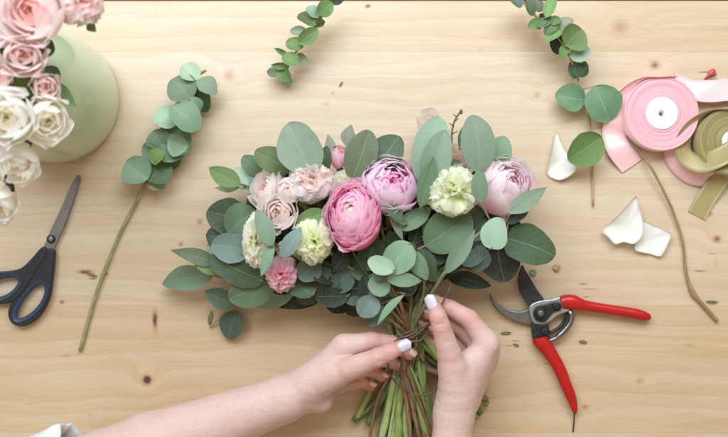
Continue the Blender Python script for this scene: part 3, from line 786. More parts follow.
# ------------------------------------------------------------------ vase and its flowers
VX, VY = 59, 101
vb = P(VX, VY, 0)
def lathe(c, prof, seg=64):
    vs, uv = [], []
    for (r, z) in prof:
        for j in range(seg):
            a = 2 * PI * j / seg
            vs.append(c + Vector((r * math.cos(a), r * math.sin(a), z))); uv.append((j / seg, z))
    return vs, grid_faces(len(prof), seg, 0, True), uv
ve = empty('vase', vb, 'rounded sage green ceramic vase holding pink and white roses', 'vase')
prof = [(0.1,1),(50,1),(57,1.5),(61,5),(62.6,12),(63,26),(62,48),(60,70),(57,92),(53,112),(47,130),(41,144),(36.5,154),(34.5,162),(34.5,170)]
v, f, uv = lathe(vb, prof); mk('body', v, f, M_VASE, ve, vb, uv=uv)
v, f, uv = lathe(vb, [(34.3,168),(36.5,171),(39.5,175),(41,179),(40.5,181),(38.5,180.5),(36,176),(33.6,168),(33,150),(34,138)]); mk('rim', v, f, M_VASE, ve, vb, uv=uv)
v, f, uv = lathe(vb, [(34.6,160.6),(36.4,161.6),(36.4,163.2),(34.6,164.2)]); mk('neck_ring', v, f, M_VASE, ve, vb, uv=uv)

VF = [
 ('rose', 33,11,238,34,(-.1,-.05,1),PM_VRS,51,None,27,'large open pink rose at the top left, biggest of the vase flowers','rose'),
 ('carnation', 79,3,222,25,(.5,.35,.8),PM_VRS,52,None,34,'pink ruffled bloom at the top edge, right of the large open pink rose','flower'),
 ('rose', 23,56,236,25,(.35,-.1,1),PM_VRS,53,(1.05,.82),19,'pale pink half-open rose below the large pink rose','rose'),
 ('rose', 45,86,222,16,(.5,-.2,1),PM_VRS,54,None,18,'small pink rosebud between the half-open pink rose and the white roses','rose'),
 ('rose', -1,77,228,17,(.1,0,1),PM_VRS,55,None,22,'peach pink rose cut by the left edge','rose'),
 ('rose', 9,117,240,29,(.05,-.1,1),PM_WHT,56,None,27,'large open white rose with a cream heart at the left edge','rose'),
 ('rose', 47,119,222,25,(.45,-.35,1),PM_WHT,57,(1.0,1.0),20,'white rose leaning out over the vase, right of the large white rose','rose'),
 ('peony', 17,163,216,24,(.25,-.55,1),PM_WHT,58,(1.0,.95),26,'loose ruffled white rose below the large white rose','rose'),
 ('rose', -1,202,196,23,(.1,-.7,.8),PM_WHT,59,(.9,1.0),22,'lowest white rose, drooping and half out of frame at the left','rose'),
 ('rose', -12,28,232,22,(-.3,0,1),PM_VRS,60,None,22,'pink rose mostly outside the frame, beside the large pink rose','rose'),
]
VLV = [ [(52,83,77,108,18,206,'y')], [(88,22,96,32,10,200,'g')], [(46,66,60,84,16,196,'d'),(52,40,40,60,16,200,'d')], [(20,88,44,100,22,196,'k'),(34,74,20,98,20,206,'g')], [(-4,52,10,40,20,200,'d')],
        [(4,84,22,96,18,206,'k'),(14,86,30,80,14,210,'g')], [(44,98,62,104,18,196,'g'),(26,92,44,106,18,190,'k')], [(20,144,34,140,14,190,'k'),(24,140,12,150,16,194,'g')], [(6,182,15,192,9,196,'k'),(-6,180,8,172,14,180,'k')], [(-2,24,8,38,18,205,'k')] ]
mouth = vb + Vector((0, 0, 165))
rv = random.Random(3)
for i, (kind, px, py, z, R, ax, mt, seed, sq, n, lab, cat) in enumerate(VF):
    base = vb + Vector((rv.uniform(-14, 14), rv.uniform(-14, 14), 14))
    e = empty('rose' if cat == 'rose' else 'ruffled_flower', base, lab, cat, 'flowers standing in the green vase')
    co, foot = flower(kind, px, py, z, R, ax, mt, e, seed, name='blossom', scale_xy=sq, n=n)
    mo = mouth + Vector((rv.uniform(-22, 22), rv.uniform(-22, 22), 0))
    pt = catmull([tuple(foot), tuple(mo), tuple(base)], 8)
    v, f, uv = tube(pt, 2.6, 7); mk('stem', v, f, M_STEM, e, base, uv=uv, color=gcol[i % 4])
    for L in VLV[i]:
        L = L + ({'shape': 'point', 'cup': .15, 'bend': .1},) if len(L) == 7 else L
        add_leaf(L, e)

# ------------------------------------------------------------------ person: two forearms and hands
def cap_field(F, G, a, b, ra, rb):
    ax = b - a; L2 = float(ax @ ax) + 1e-9
    px, py, pz = G[0] - a[0], G[1] - a[1], G[2] - a[2]
    t = np.clip((px * ax[0] + py * ax[1] + pz * ax[2]) / L2, 0, 1)
    d = np.sqrt((px - t * ax[0]) ** 2 + (py - t * ax[1]) ** 2 + (pz - t * ax[2]) ** 2) - (ra + (rb - ra) * t)
    return d
def smin(a, b, k):
    h = np.clip(0.5 + 0.5 * (b - a) / k, 0, 1)
    return b * (1 - h) + a * h - k * h * (1 - h)
def surface_nets(F, org, h):
    nx, ny, nz = F.shape
    s = F < 0
    c = np.zeros((nx-1, ny-1, nz-1), np.int8)
    for dx in (0, 1):
        for dy in (0, 1):
            for dz in (0, 1):
                c += s[dx:nx-1+dx, dy:ny-1+dy, dz:nz-1+dz]
    act = (c > 0) & (c < 8)
    idx = -np.ones(act.shape, np.int64); I = np.argwhere(act); idx[act] = np.arange(len(I))
    acc = np.zeros((len(I), 3)); cnt = np.zeros(len(I))
    i, j, k = I.T
    corners = [(a, b, c2) for a in (0, 1) for b in (0, 1) for c2 in (0, 1)]
    for p in corners:
        for ax in range(3):
            if p[ax] == 0:
                q = list(p); q[ax] = 1
                f0 = F[i + p[0], j + p[1], k + p[2]]; f1 = F[i + q[0], j + q[1], k + q[2]]
                m = (f0 < 0) != (f1 < 0)
                t = np.where(m, f0 / np.where(m, f0 - f1, 1), 0)
                pos = np.array(p, float)[None, :].repeat(len(I), 0); pos[:, ax] += t
                acc[m] += pos[m]; cnt[m] += 1
    V = (I + acc / cnt[:, None]) * h + org
    Q = []
    for ax in range(3):
        o1, o2 = [(1, 2), (2, 0), (0, 1)][ax]
        A = [slice(None)] * 3; B = [slice(None)] * 3
        A[ax] = slice(0, -1); B[ax] = slice(1, None)
        s0, s1 = s[tuple(A)], s[tuple(B)]
        E = np.argwhere(s0 != s1)
        ok = (E[:, o1] > 0) & (E[:, o2] > 0) & (E[:, o1] < F.shape[o1] - 1) & (E[:, o2] < F.shape[o2] - 1)
        E = E[ok]
        flip = s1[E[:, 0], E[:, 1], E[:, 2]]
        def at(d1, d2):
            e = E.copy(); e[:, o1] -= d1; e[:, o2] -= d2
            return idx[e[:, 0], e[:, 1], e[:, 2]]
        q = np.stack([at(0, 0), at(1, 0), at(1, 1), at(0, 1)], 1)
        q[flip] = q[flip][:, ::-1]
        Q.append(q)
    return V, np.concatenate(Q)

def w3(t):    # (px,py,z) -> numpy world units
    return np.array(P(*t[:3]))
def build_arm(palm, fingers, creases, h=1.0, kp=9.0, kf=5.0):
    """palm: list of ((px,py,z,r),(px,py,z,r)); fingers: joint chains of (px,py,z,r)"""
    allp = [p for c in palm for p in c] + [p for c in fingers for p in c]
    W = np.array([w3(p) for p in allp]); Rm = max(p[3] for p in allp) + 6
    lo = W.min(0) - Rm; hi = W.max(0) + Rm
    n = np.ceil((hi - lo) / h).astype(int) + 1
    xs = [(lo[a] + np.arange(n[a]) * h).astype(np.float32) for a in range(3)]
    G = np.meshgrid(*xs, indexing='ij', sparse=True)
    sc_ = lambda p: p[3] * (HC - p[2]) / HC
    Fp = None
    for a, b in palm:
        d = cap_field(None, G, w3(a), w3(b), sc_(a), sc_(b))
        Fp = d if Fp is None else smin(Fp, d, kp)
    Ff = None
    tips = []
    for ch in fingers:
        F1 = None
        for a, b in zip(ch[:-1], ch[1:]):
            d = cap_field(None, G, w3(a), w3(b), sc_(a), sc_(b))
            F1 = d if F1 is None else smin(F1, d, 1.6)
        Ff = F1 if Ff is None else smin(Ff, F1, 0.7)
        tips.append(w3(ch[-1]))
    F = smin(Fp, Ff, kf)
    # skin folds: shallow grooves, each a short capsule line
    for (a, b, wdt, dep) in creases:
        d = cap_field(None, G, w3(a), w3(b), 0, 0)
        F = F + 1.9 * dep * np.exp(-(d / wdt) ** 2)
    V, Q = surface_nets(F.astype(np.float64), lo, h)
    # light smoothing
    nb = np.zeros_like(V); ct = np.zeros(len(V))
    ed = np.concatenate([Q[:, [0, 1]], Q[:, [1, 2]], Q[:, [2, 3]], Q[:, [3, 0]]])
    for _ in range(3):
        nb[:] = 0; ct[:] = 0
        np.add.at(nb, ed[:, 0], V[ed[:, 1]]); np.add.at(ct, ed[:, 0], 1)
        V = V * 0.45 + 0.55 * nb / ct[:, None]
    # blood tone: fingertips, knuckles and inner folds are redder
    tone = np.zeros(len(V))
    for ch in fingers:
        for qi, p in enumerate(ch[1:]):
            wgt, rr = ((0.85, 13.0) if qi == len(ch) - 2 else (0.55, 12.0))
            tone = np.maximum(tone, wgt * np.exp(-(np.linalg.norm(V - w3(p), axis=1) / rr) ** 2))
    return V, Q, tone

Lpalm = [((20,500,50,42),(150,447,48,33)),((150,447,48,33),(285,398,45,22.5)),((170,448,40,26),(285,404,36,17)),((285,398,45,21),(312,384,48,18)),
         ((308,384,50,17),(344,347,58,12.5)),((308,386,46,17),(341,360,46,12.5)),((308,390,40,16),(338,371,36,12)),((308,396,36,14),(335,383,27,11)),
         ((312,397,44,12),(322,401,42,11)),((314,383,56,14),(334,374,64,13.5))]
Lf = [[(344,347,58,12),(373,341,58,9.8),(393,344,53,8.4),(409,354,46,6.6)],
      [(341,360,46,12),(371,358,42,9.6),(388,359,39,8.2),(399,365,36,6.6)],
      [(338,371,36,11.5),(360,369,31,9),(373,368,30,7.8),(382,376,29,6.2)],
      [(335,383,27,10.5),(352,383,24,7.8),(362,381,24,6.8),(371,386,24,5.6)],
      [(326,379,60,14),(349,369,71,12),(377,358,80,9.6),(388,353,82,8.8),(403,346,80,6.9)]]
Lcr = [((377,349,88,0),(380,366,88,0),.8,.7),((381,349,88,0),(384,364,88,0),.7,.5),((330,384,66,0),(346,378,78,0),.9,.9),((322,388,62,0),(330,392,56,0),.9,.8),((318,380,66,0),(322,390,64,0),.8,.5),
       ((349,333,66,0),(352,348,66,0),.9,.8),((353,333,66,0),(356,347,66,0),.8,.6)]
Rpalm = [((446,560,70,26),(449,470,66,21)),((449,470,66,20.5),(454,410,62,19)),((450,470,50,18),(458,410,48,16)),((454,412,62,18.5),(458,392,62,17.5)),
         ((459,394,62,16),(487,343,60,12)),((462,394,54,16),(487,352,48,12)),((464,396,46,15),(485,361,37,11.5)),((464,398,42,14),(480,370,28,10.5)),
         ((455,395,68,15),(453,368,74,14)),((458,385,64,14),(470,362,64,12))]
Rf = [[(487,343,60,12),(469,319,62,9.6),(450,308,60,8.2),(434,301,56,6.6)],
      [(487,352,48,12),(463,328,47,9.4),(441,317,46,8),(426,313,46,6.4)],
      [(485,361,37,11.5),(456,341,34,9),(436,329,36,7.6),(419,323,38,6.2)],
      [(480,370,28,10.5),(454,356,26,8),(437,345,28,7),(422,336,32,5.6)],
      [(455,384,70,14),(449,354,78,12.2),(441,326,86,9.4),(438,317,87,8.8),(432.5,303,84,7.0)]]
Lcr += [((371,330,66,0),(374,347,66,0),.8,.45),((391,336,62,0),(394,350,60,0),.7,.4),((300,384,68,0),(308,396,60,0),.8,.5),((296,388,66,0),(303,400,58,0),.8,.4),((350,362,84,0),(352,378,80,0),.8,.35),((340,338,72,0),(343,352,72,0),1.0,.4)]
Rcr = [((432,326,94,0),(449,323,94,0),.8,.7),((433,329,94,0),(450,327,94,0),.7,.5),((470,344,72,0),(479,330,72,0),.9,.8),((466,342,72,0),(470,352,70,0),.9,.6),((436,400,70,0),(445,404,78,0),.8,.5)]
Rcr += [((441,380,78,0),(466,384,76,0),1.0,.3),((466,308,72,0),(474,322,72,0),.9,.6),((462,306,72,0),(469,320,72,0),.7,.4),((437,345,92,0),(452,342,92,0),.9,.3),((440,412,80,0),(470,410,78,0),.9,.4),((440,416,80,0),(470,415,78,0),.8,.3),((484,334,74,0),(494,346,70,0),1.0,.4)]
VL, QL, TL = build_arm(Lpalm, Lf, Lcr)
VR, QR, TR = build_arm(Rpalm, Rf, Rcr)
VA = np.concatenate([VL, VR]); QA = np.concatenate([QL, QR + len(VL)]); TA = np.concatenate([TL, TR])
VA[:, 2] = np.maximum(VA[:, 2], 1.2)
pers = mk('person', [tuple(v) for v in VA], [tuple(int(i) for i in q) for q in QA], M_SKIN, None, P(300, 437, 0), attr=TA)
tag(pers, 'person reaching in from below with two bare forearms, fingers tying the bouquet stems', 'person')

def nail(c, d, n, r, ln, wd, mat, lift=1.0):
    """curved nail plate over a fingertip. c on the bone line, d along the finger, n out of the nail"""
    c = Vector(c); d = Vector(d).normalized(); n = Vector(n); n = (n - d * n.dot(d)).normalized(); s = d.cross(n)
    N1, M1 = 9, 9
    vs = []
    for layer in (0, 1):
        for i in range(N1):
            v = -1 + 2 * i / (N1 - 1)
            for j in range(M1):
                u = -1 + 2 * j / (M1 - 1)
                # superellipse outline
                w = (1 - abs(v) ** 3.2) ** 0.5 if v > 0 else (1 - 0.6 * abs(v) ** 4)
                a = u * w * wd
                rr = r * 1.0 + lift * (0.55 - 0.9 * layer) - 0.7 * max(0, v) ** 2 * 0.6 - 0.25 * max(0, -v) ** 3
                vs.append(c + d * (v * ln) + (n * math.cos(a) + s * math.sin(a)) * rr)
    f = grid_faces(N1, M1) + [tuple(reversed(q)) for q in grid_faces(N1, M1, N1 * M1)]
    K = N1 * M1
    rim = [(0, j) for j in range(M1)] + [(i, M1 - 1) for i in range(1, N1)] + [(N1 - 1, j) for j in range(M1 - 2, -1, -1)] + [(i, 0) for i in range(N1 - 2, 0, -1)]
    for q in range(len(rim)):
        a = rim[q][0] * M1 + rim[q][1]; b2 = rim[(q + 1) % len(rim)]; b = b2[0] * M1 + b2[1]
        f.append((a, a + K, b + K, b))
    return mk('fingernail', vs, f, mat, pers, c)
def fnail(ch, n, mat, ln, wd, back=0.15, r=None, lift=1.0):
    a, b = P(*ch[-2][:3]), P(*ch[-1][:3]); d = (b - a)
    return nail(b + d.normalized() * (-back * 10 + 2.5), d, n, (r or ch[-1][3]) * (HC - ch[-1][2]) / HC, ln, wd, mat, lift)
fnail(Lf[4], (0.1, .15, 1), M_NAIL, 6.6, .92, r=7.2)
fnail(Rf[4], (-.25, .0, 1), M_NAIL, 7.0, .92, r=7.3)
fnail(Lf[0], (.6, .5, .6), M_NAILP, 4.4, .85)
fnail(Lf[1], (.9, .1, .5), M_NAILP, 4.4, .85)
fnail(Lf[2], (.8, .4, .45), M_NAILP, 4.2, .85)
fnail(Lf[3], (.6, .5, .5), M_NAILP, 3.8, .85)
fnail(Rf[0], (-.1, .8, .5), M_NAILP, 4.4, .85)
fnail(Rf[1], (-.1, .8, .7), M_NAILP, 4.2, .85)
fnail(Rf[2], (-.1, .8, .8), M_NAILP, 4.2, .85)
fnail(Rf[3], (-.2, .8, .8), M_NAILP, 3.8, .85)
# cuff of the white sleeve round the left forearm
sl = []
a0, a1 = w3((-30, 522, 50)), w3((84, 475, 50))
axd = Vector(a1 - a0).normalized(); sd = axd.cross(Vector((0, 0, 1))).normalized(); ud = sd.cross(axd)
ring = 72; prof = [(0,52),(.35,52),(.6,52),(.82,52.5),(.93,54.5),(.99,53.5),(1.0,51),(.97,48),(.9,46),(.7,45)]
vs = []
for (t, r) in prof:
    for j in range(ring):
        a = 2 * PI * j / ring
        rr = r + 1.3 * math.sin(9 * a + 6 * t) * (.4 + t) + 0.9 * math.sin(17 * a + 2) * t
        q = Vector(a0) + axd * ((Vector(a1 - a0)).length * t + 1.5 * math.sin(5 * a)) + (sd * math.cos(a) + ud * math.sin(a)) * rr
        q.z = max(q.z, 1.5); vs.append(q)
mk('sleeve', vs, grid_faces(len(prof), ring, 0, True), M_CLOTH, pers, Vector(a1))

# ------------------------------------------------------------------ flat outlines with thickness
def plate(name, loops, z0, z1, mat, parent, bev=0.6, smooth_pts=0, holes=None, res=1):
    """extruded outline (photo-plan coordinates on the table) with rounded edges; loops[0] outer, rest holes"""
    cu = bpy.data.curves.new(name, 'CURVE'); cu.dimensions = '2D'; cu.fill_mode = 'BOTH'
    k = (HC - (z0 + z1) / 2) / HC
    for lp in loops:
        pts = [(x, y) for x, y in lp]
        if smooth_pts:
            n = len(pts); out = []
            for i in range(n):
                p0, p1, p2, p3 = [np.array(pts[(i + q) % n], float) for q in (-1, 0, 1, 2)]
                for s in range(smooth_pts):
                    t = s / smooth_pts
                    out.append(tuple(0.5 * ((2*p1) + (-p0+p2)*t + (2*p0-5*p1+4*p2-p3)*t*t + (-p0+3*p1-3*p2+p3)*t**3)))
            pts = out
        sp = cu.splines.new('POLY'); sp.points.add(len(pts) - 1); sp.use_cyclic_u = True
        for q, (x, y) in zip(sp.points, pts): q.co = ((x - 364) * k * S, -(y - 218.5) * k * S, 0, 1)
    cu.extrude = max(0.00002, ((z1 - z0) / 2 - bev) * S); cu.bevel_depth = bev * S; cu.bevel_resolution = 2; cu.offset = -bev * S * 0.9
    ob = bpy.data.objects.new('tmp', cu); COL.objects.link(ob)
    dg = bpy.context.evaluated_depsgraph_get(); me = bpy.data.meshes.new_from_object(ob.evaluated_get(dg))
    bpy.data.objects.remove(ob); me.name = name
    org = Vector(((loops[0][0][0] - 364) * k, -(loops[0][0][1] - 218.5) * k, (z0 + z1) / 2))
    me.transform(Matrix.Translation((-org.x * S, -org.y * S, 0)))
    me.materials.clear(); me.materials.append(mat)
    for p in me.polygons: p.use_smooth = True
    o = bpy.data.objects.new(name, me)
    place(o, parent, org)
    m = o.modifiers.new('edges', 'EDGE_SPLIT'); m.split_angle = math.radians(40)
    return o
def disc(name, px, py, z0, z1, r, mat, parent, bev=.7, seg=28, dome=0.0):
    c = P(px, py, 0); c.z = 0
    c = P(px, py, z1); c.z = 0
    v, f, uv = lathe(c, [(r, z0), (r, z1 - bev), (r - bev * .3, z1 - bev * .3), (r - bev, z1), (r * .5, z1 + dome * .8), (0.05, z1 + dome)], seg)
    return mk(name, v, f, mat, parent, c + Vector((0, 0, z0)), uv=uv)

# pruning shears
pr = empty('pruning_shears', P(541, 314, 0), 'open pruning shears with glossy red handles and a dark upper blade', 'pruning shears')
plate('cutting_blade', [[(522,265),(519,272),(518,280),(519.5,290),(524,299),(529,307),(533,316),(545,312),(544,300),(537,290),(530,278),(525,270)]], 8, 11, M_DARKST, pr, .5, 3)
plate('hook_jaw', [[(489,294),(492,302),(497,309.5),(505,316),(515,321),(526,323.5),(538,323.5),(545,316),(541,305),(533,305),(527,309.5),(519,311.5),(509,310),(501,306),(494,300)]], 4, 8.2, M_STEEL, pr, .8, 3)
plate('body_plate', [[(529,307),(534,302.5),(541,300.5),(552,299),(562,296.5),(567,299),(569,306),(568,311),(560,314),(555,317),(550,321),(543,324),(534,323),(530,316)]], 7.5, 12.5, M_ALU, pr, 1.0, 3)
plate('pivot_cover', [[(534,310),(538,306),(545,304.5),(552,302.5),(558,302),(561.5,306),(560,310.5),(554,312),(550,316),(545,321.5),(538,321.5),(534,317)]], 12.4, 15.5, M_BOLT, pr, 1.0, 3)
plate('lower_plate', [[(532,323),(541,324),(547,323.5),(549,330),(549,338),(543,342),(534,341),(532,334)]], 5, 12, M_BOLT, pr, .9, 2)
disc('pivot_bolt', 541, 313.5, 15.4, 19, 5.0, M_BOLT, pr, .8); disc('pivot_bolt', 541, 313.5, 19, 20.2, 3.0, M_STEEL, pr, .5, 6)
disc('pivot_bolt', 556.5, 306.5, 15.4, 18, 3.4, M_BOLT, pr, .8); disc('pivot_bolt', 545, 332, 12, 14.6, 3.4, M_BOLT, pr, .8)
mb = MB(); mb.tube(catmull([tuple(P(*q)) for q in ((569,311,10),(571.5,316,10.5),(569.5,324,10.5),(563,332,10),(556,338,9.5),(549,341,9))], 6), [2.5, 2.6, 2.8] + [3.0] * 20 + [2.4] * 8, 8)
mb.build('safety_catch', M_STEEL, pr)
mb = MB(); mb.tube(catmull([tuple(P(*q)) for q in ((566,311,8),(565,320,7),(559,328,7),(550,333,7))], 10), [1.6 + .6 * (i % 2) for i in range(31)], 8)
mb.build('spring', M_BOLT, pr)
def handle(path, radz, name):
    """thick dipped grip: oval section swept along a line (px,py,z,halfwidth)"""
    pts = catmull(path, 8); vs, uv = [], []; seg = 18; n = len(pts)
    W = [P(q[0], q[1], q[2]) for q in pts]
    for i in range(n):
        d = (W[min(i+1, n-1)] - W[max(i-1, 0)]); d.z = 0; d.normalize(); s = Vector((-d.y, d.x, 0))
        for j in range(seg):
            a = 2 * PI * j / seg; ca, sa = math.cos(a), math.sin(a)
            hw = pts[i][3]
            vs.append(W[i] + s * hw * math.copysign(abs(ca) ** .85, ca) + Vector((0, 0, min(hw * 1.05, radz) * math.copysign(abs(sa) ** .85, sa)))); uv.append((j / seg, i / n))
    fs = grid_faces(n, seg, 0, True)
    for e, rev in ((0, 1), (n - 1, 0)):
        q = [e * seg + j for j in range(seg)]; fs.append(tuple(reversed(q)) if not rev else tuple(q))
    return mk(name, vs, fs, M_RED, pr, W[0], uv=uv)
handle([(561,303,10,6.2),(565,302,10,7.2),(573,302.4,10,7.6),(584,305.3,9.5,5.4),(600,308,9,4.9),(618,310.8,8.5,5.0),(634,313.5,8.2,5.3),(644,316,8,4.8),(649,317.4,8,3.2),(651,317.9,8,1.0)], 6.5, 'handle')
handle([(539,337,9,6.6),(540,340.5,9,7.4),(545,346,9,7.4),(552,356,9,6.6),(560,370,8.8,6.0),(566,385,8.6,5.6),(571,397,8.2,5.0),(574,407,8,3.6),(575,412.5,8,2.0),(575,414,8,.9)], 6.5, 'handle')
mb = MB(); mb.tube([P(574.5, 411, 7), P(574, 421, 4), P(573, 432, 1.6)], [.9, .8, .6], 6); mb.build('strap_end', M_BOLT, pr)

# scissors
scs = empty('scissors', P(50.6, 239, 0), 'closed scissors with black handles lined in blue, beside the vase', 'scissors')
plate('blade', [[(77.5,175),(72,184),(62,207),(52,228),(44,247),(46,255),(53,254),(56,244),(63,230),(71,208),(79,185),(81,178),(80,175)]], 4.2, 6.2, M_BLADE, scs, .35, 0)
plate('blade', [[(80.3,176),(80.8,180),(75,199),(66,224),(57,243),(53,254),(47,252),(51,240),(58,225),(68,202),(76,184)]], 2.0, 4.1, M_BLADE, scs, .35, 0)
disc('screw', 50.6, 239, 6.1, 8.2, 4.2, M_BOLT, scs, .8); disc('screw_head', 50.6, 239, 8.2, 8.9, 2.4, M_STEEL, scs, .4)
def ringo(outer, hole, z0, z1):
    h = plate('handle', [outer, hole], z0, z1, M_BLACK, scs, 1.5, 4)
    k = (HC - (z0 + z1) / 2) / HC
    n = len(hole); pts = []
    for i in range(n):
        p0, p1, p2, p3 = [np.array(hole[(i + q) % n], float) for q in (-1, 0, 1, 2)]
        for s in range(5):
            t = s / 5; pts.append(0.5 * ((2*p1) + (-p0+p2)*t + (2*p0-5*p1+4*p2-p3)*t*t + (-p0+3*p1-3*p2+p3)*t**3))
    cc = sum(pts) / len(pts); vs = []
    prof = [(-.2, z0 + .4), (-1.6, z0 + 1.6), (-2.0, (z0 + z1) / 2), (-1.6, z1 - 1.2), (0.3, z1 - .1), (1.6, z1 + .25)]
    N_ = len(pts)
    for (o, z) in prof:
        for i in range(N_):
            t = pts[(i + 1) % N_] - pts[i - 1]; nrm = np.array((t[1], -t[0])); nrm /= np.linalg.norm(nrm) + 1e-9
            if (nrm @ (pts[i] - cc)) < 0: nrm = -nrm
            q = pts[i] + nrm * (o + .6)
            vs.append(Vector(((q[0] - 364) * k, -(q[1] - 218.5) * k, z)))
    o = mk('finger_ring', vs, grid_faces(len(prof), N_, 0, True), M_BLUE, h, vs[0], smooth=True)
ringo([(47,250),(54.5,250),(55,262),(53,280),(51,295),(45,309),(36,320),(24,326),(13,323),(9,313),(13,302),(22,289),(31,276),(39,262)],
      [(43,283),(46.5,288),(44,299),(37,309),(27,317),(18,319.5),(16,315),(19,306),(27,294),(36,285)], 2.2, 9.5)
ringo([(43,247),(48,251),(46,258),(38,270),(30,284),(22,294),(13,301.5),(0,304),(-14,300),(-20,290),(-15,279),(-3,272.5),(10,271),(22,268),(32,259)],
      [(20,281),(16.5,288),(9,294.5),(-1,298),(-11,294.5),(-13,287.5),(-6,280.5),(5,277),(15,276.5)], 3.0, 10.2)

# ------------------------------------------------------------------ ribbons
def strip(name, ctr, mat, parent, hw, n=8, th=0.5):
    """ctr: (px,py,z, wx,wy,wz): centre line and half-width direction (plan x right, y down)"""
    pts = catmull(ctr, n); vs, uv = [], []; m = 7; L = 0; prev = None; K = len(pts)
    lay = []
    for q in pts:
        c = P(q[0], q[1], q[2]); w = Vector((q[3], -q[4], q[5])).normalized()
        if prev is not None: L += (c - prev).length
        prev = c; lay.append((c, w, L))
    for s in (0, 1):
        for i, (c, w, L) in enumerate(lay):
            d = (lay[min(i+1, K-1)][0] - lay[max(i-1, 0)][0]).normalized(); nn = w.cross(d).normalized()
            for j in range(m):
                u = -1 + 2 * j / (m - 1)
                vs.append(c + w * hw * u + nn * ((s - .5) * th + .03 * hw * (1 - u * u))); uv.append(((u + 1) / 2, L / 30))
    f = grid_faces(K, m) + [tuple(reversed(q)) for q in grid_faces(K, m, K * m)]
    o = K * m
    for i in range(K - 1):
        for j in (0, m - 1):
            a = i * m + j; f.append((a, a + m, a + m + o, a + o))
    mz = min(v.z for v in vs)
    if mz < .6:
        for v in vs: v.z = max(v.z, .6)
    return mk(name, vs, f, mat, parent, P(*ctr[0][:3]), uv=uv)
def roll(e, px, py, R, rc, rh, h, msd, mrb, z0=1.0):
    c = P(px, py, h); c.z = 0
    prof = [(rc, z0), (R, z0), (R + .3, z0 + 1)]
    v, f, uv = lathe(c, [(R - .2, z0), (R, z0 + .8), (R + .2, h * .5), (R, h - .9), (R - .8, h - .1)], 96)
    mk('ribbon_winding', v, f, mrb, e, c, uv=uv)
    pr2 = []; k = 22
    rr = random.Random(int(px))
    for i in range(k + 1):
        r = R - .8 - (R - .8 - rc) * i / k
        pr2.append((r, h - .1 + (rr.uniform(-.7, .35) if 0 < i < k else 0) - 1.2 * math.sin(PI * i / k) * .6))
    v, f, uv = lathe(c, pr2, 96); mk('winding_side', v, f, msd, e, c, uv=uv)
    v, f, uv = lathe(c, [(rc + .6, h - 2.5), (rc + .4, h + .5), (rc - .8, h + .9), (rh + 2.4, h + .4), (rh + .6, h - .4), (rh, h - 1.2), (rh, z0)], 64); mk('core', v, f, M_CORE, e, c, uv=uv)
pk = empty('ribbon_roll', P(661, 113, 0), 'roll of shiny pink satin ribbon lying flat with its loose end curling left', 'ribbon')
roll(pk, 662, 113.5, 36.5, 15.5, 2.6, 21, M_PROLL, M_PINKR)
strip('loose_end', [(676,77,12,.1,0,1),(657,77,12,0,.1,1),(640,83,13,-.2,-.35,1),(628,94,13,-.6,-.5,.75),(621,107,12,-1,-.45,.4),(616,122,8,-1,-.3,.12),(614,134,3.5,-1,-.1,0),(619,149,7,-.9,.35,0),(632,166,1.5,-.8,.55,0)], M_PINKR, pk, 12)
strip('loose_loop', [(676,82,6,0,1,.5),(694,90,9,.1,1,.3),(712,91,9,0,1,.15),(730,90,8,0,1,.2),(752,98,8,-.4,1,.4),(768,120,8,-1,.6,.6),(768,148,8,-1,-.4,.6),(750,166,8,-.5,-1,.5),(728,172,7,-.2,-1,.5),(706,178,6,.1,-1,.55),(688,172,7,.5,-1,.7),(676,158,8,1,-.4,.8),(672,144,8,1,0,1)], M_PINKR, pk, 11.5)
gd = empty('ribbon_roll', P(731, 141, 0), 'roll of olive gold satin ribbon cut by the right edge, resting on the pink loop', 'ribbon')
gk = 19
roll(gd, 732, 141, 33, 9.5, 3, 26, M_GROLL, M_GOLDR, 8)
strip('loose_loop', [(730,108,20,.1,.2,1),(708,113,20,-.2,-.2,1),(691,126,18,-.6,-.4,.8),(683,142,15,-1,-.1,.5),(685,156,15,-.8,.75,.35),(698,163,20,-.15,1,.3),(715,159,29,.2,1,.12),(734,149,32,.3,1,.1),(754,138,32,.3,1,.1)], M_GOLDR, gd, 9.8)
strip('loose_end', [(722,176,9,1,.35,.1),(712,190,5,1,.4,.05),(704,202,3,1,.42,0),(697,216,1.2,1,.52,0)], M_GOLDR, gd, 9.8)

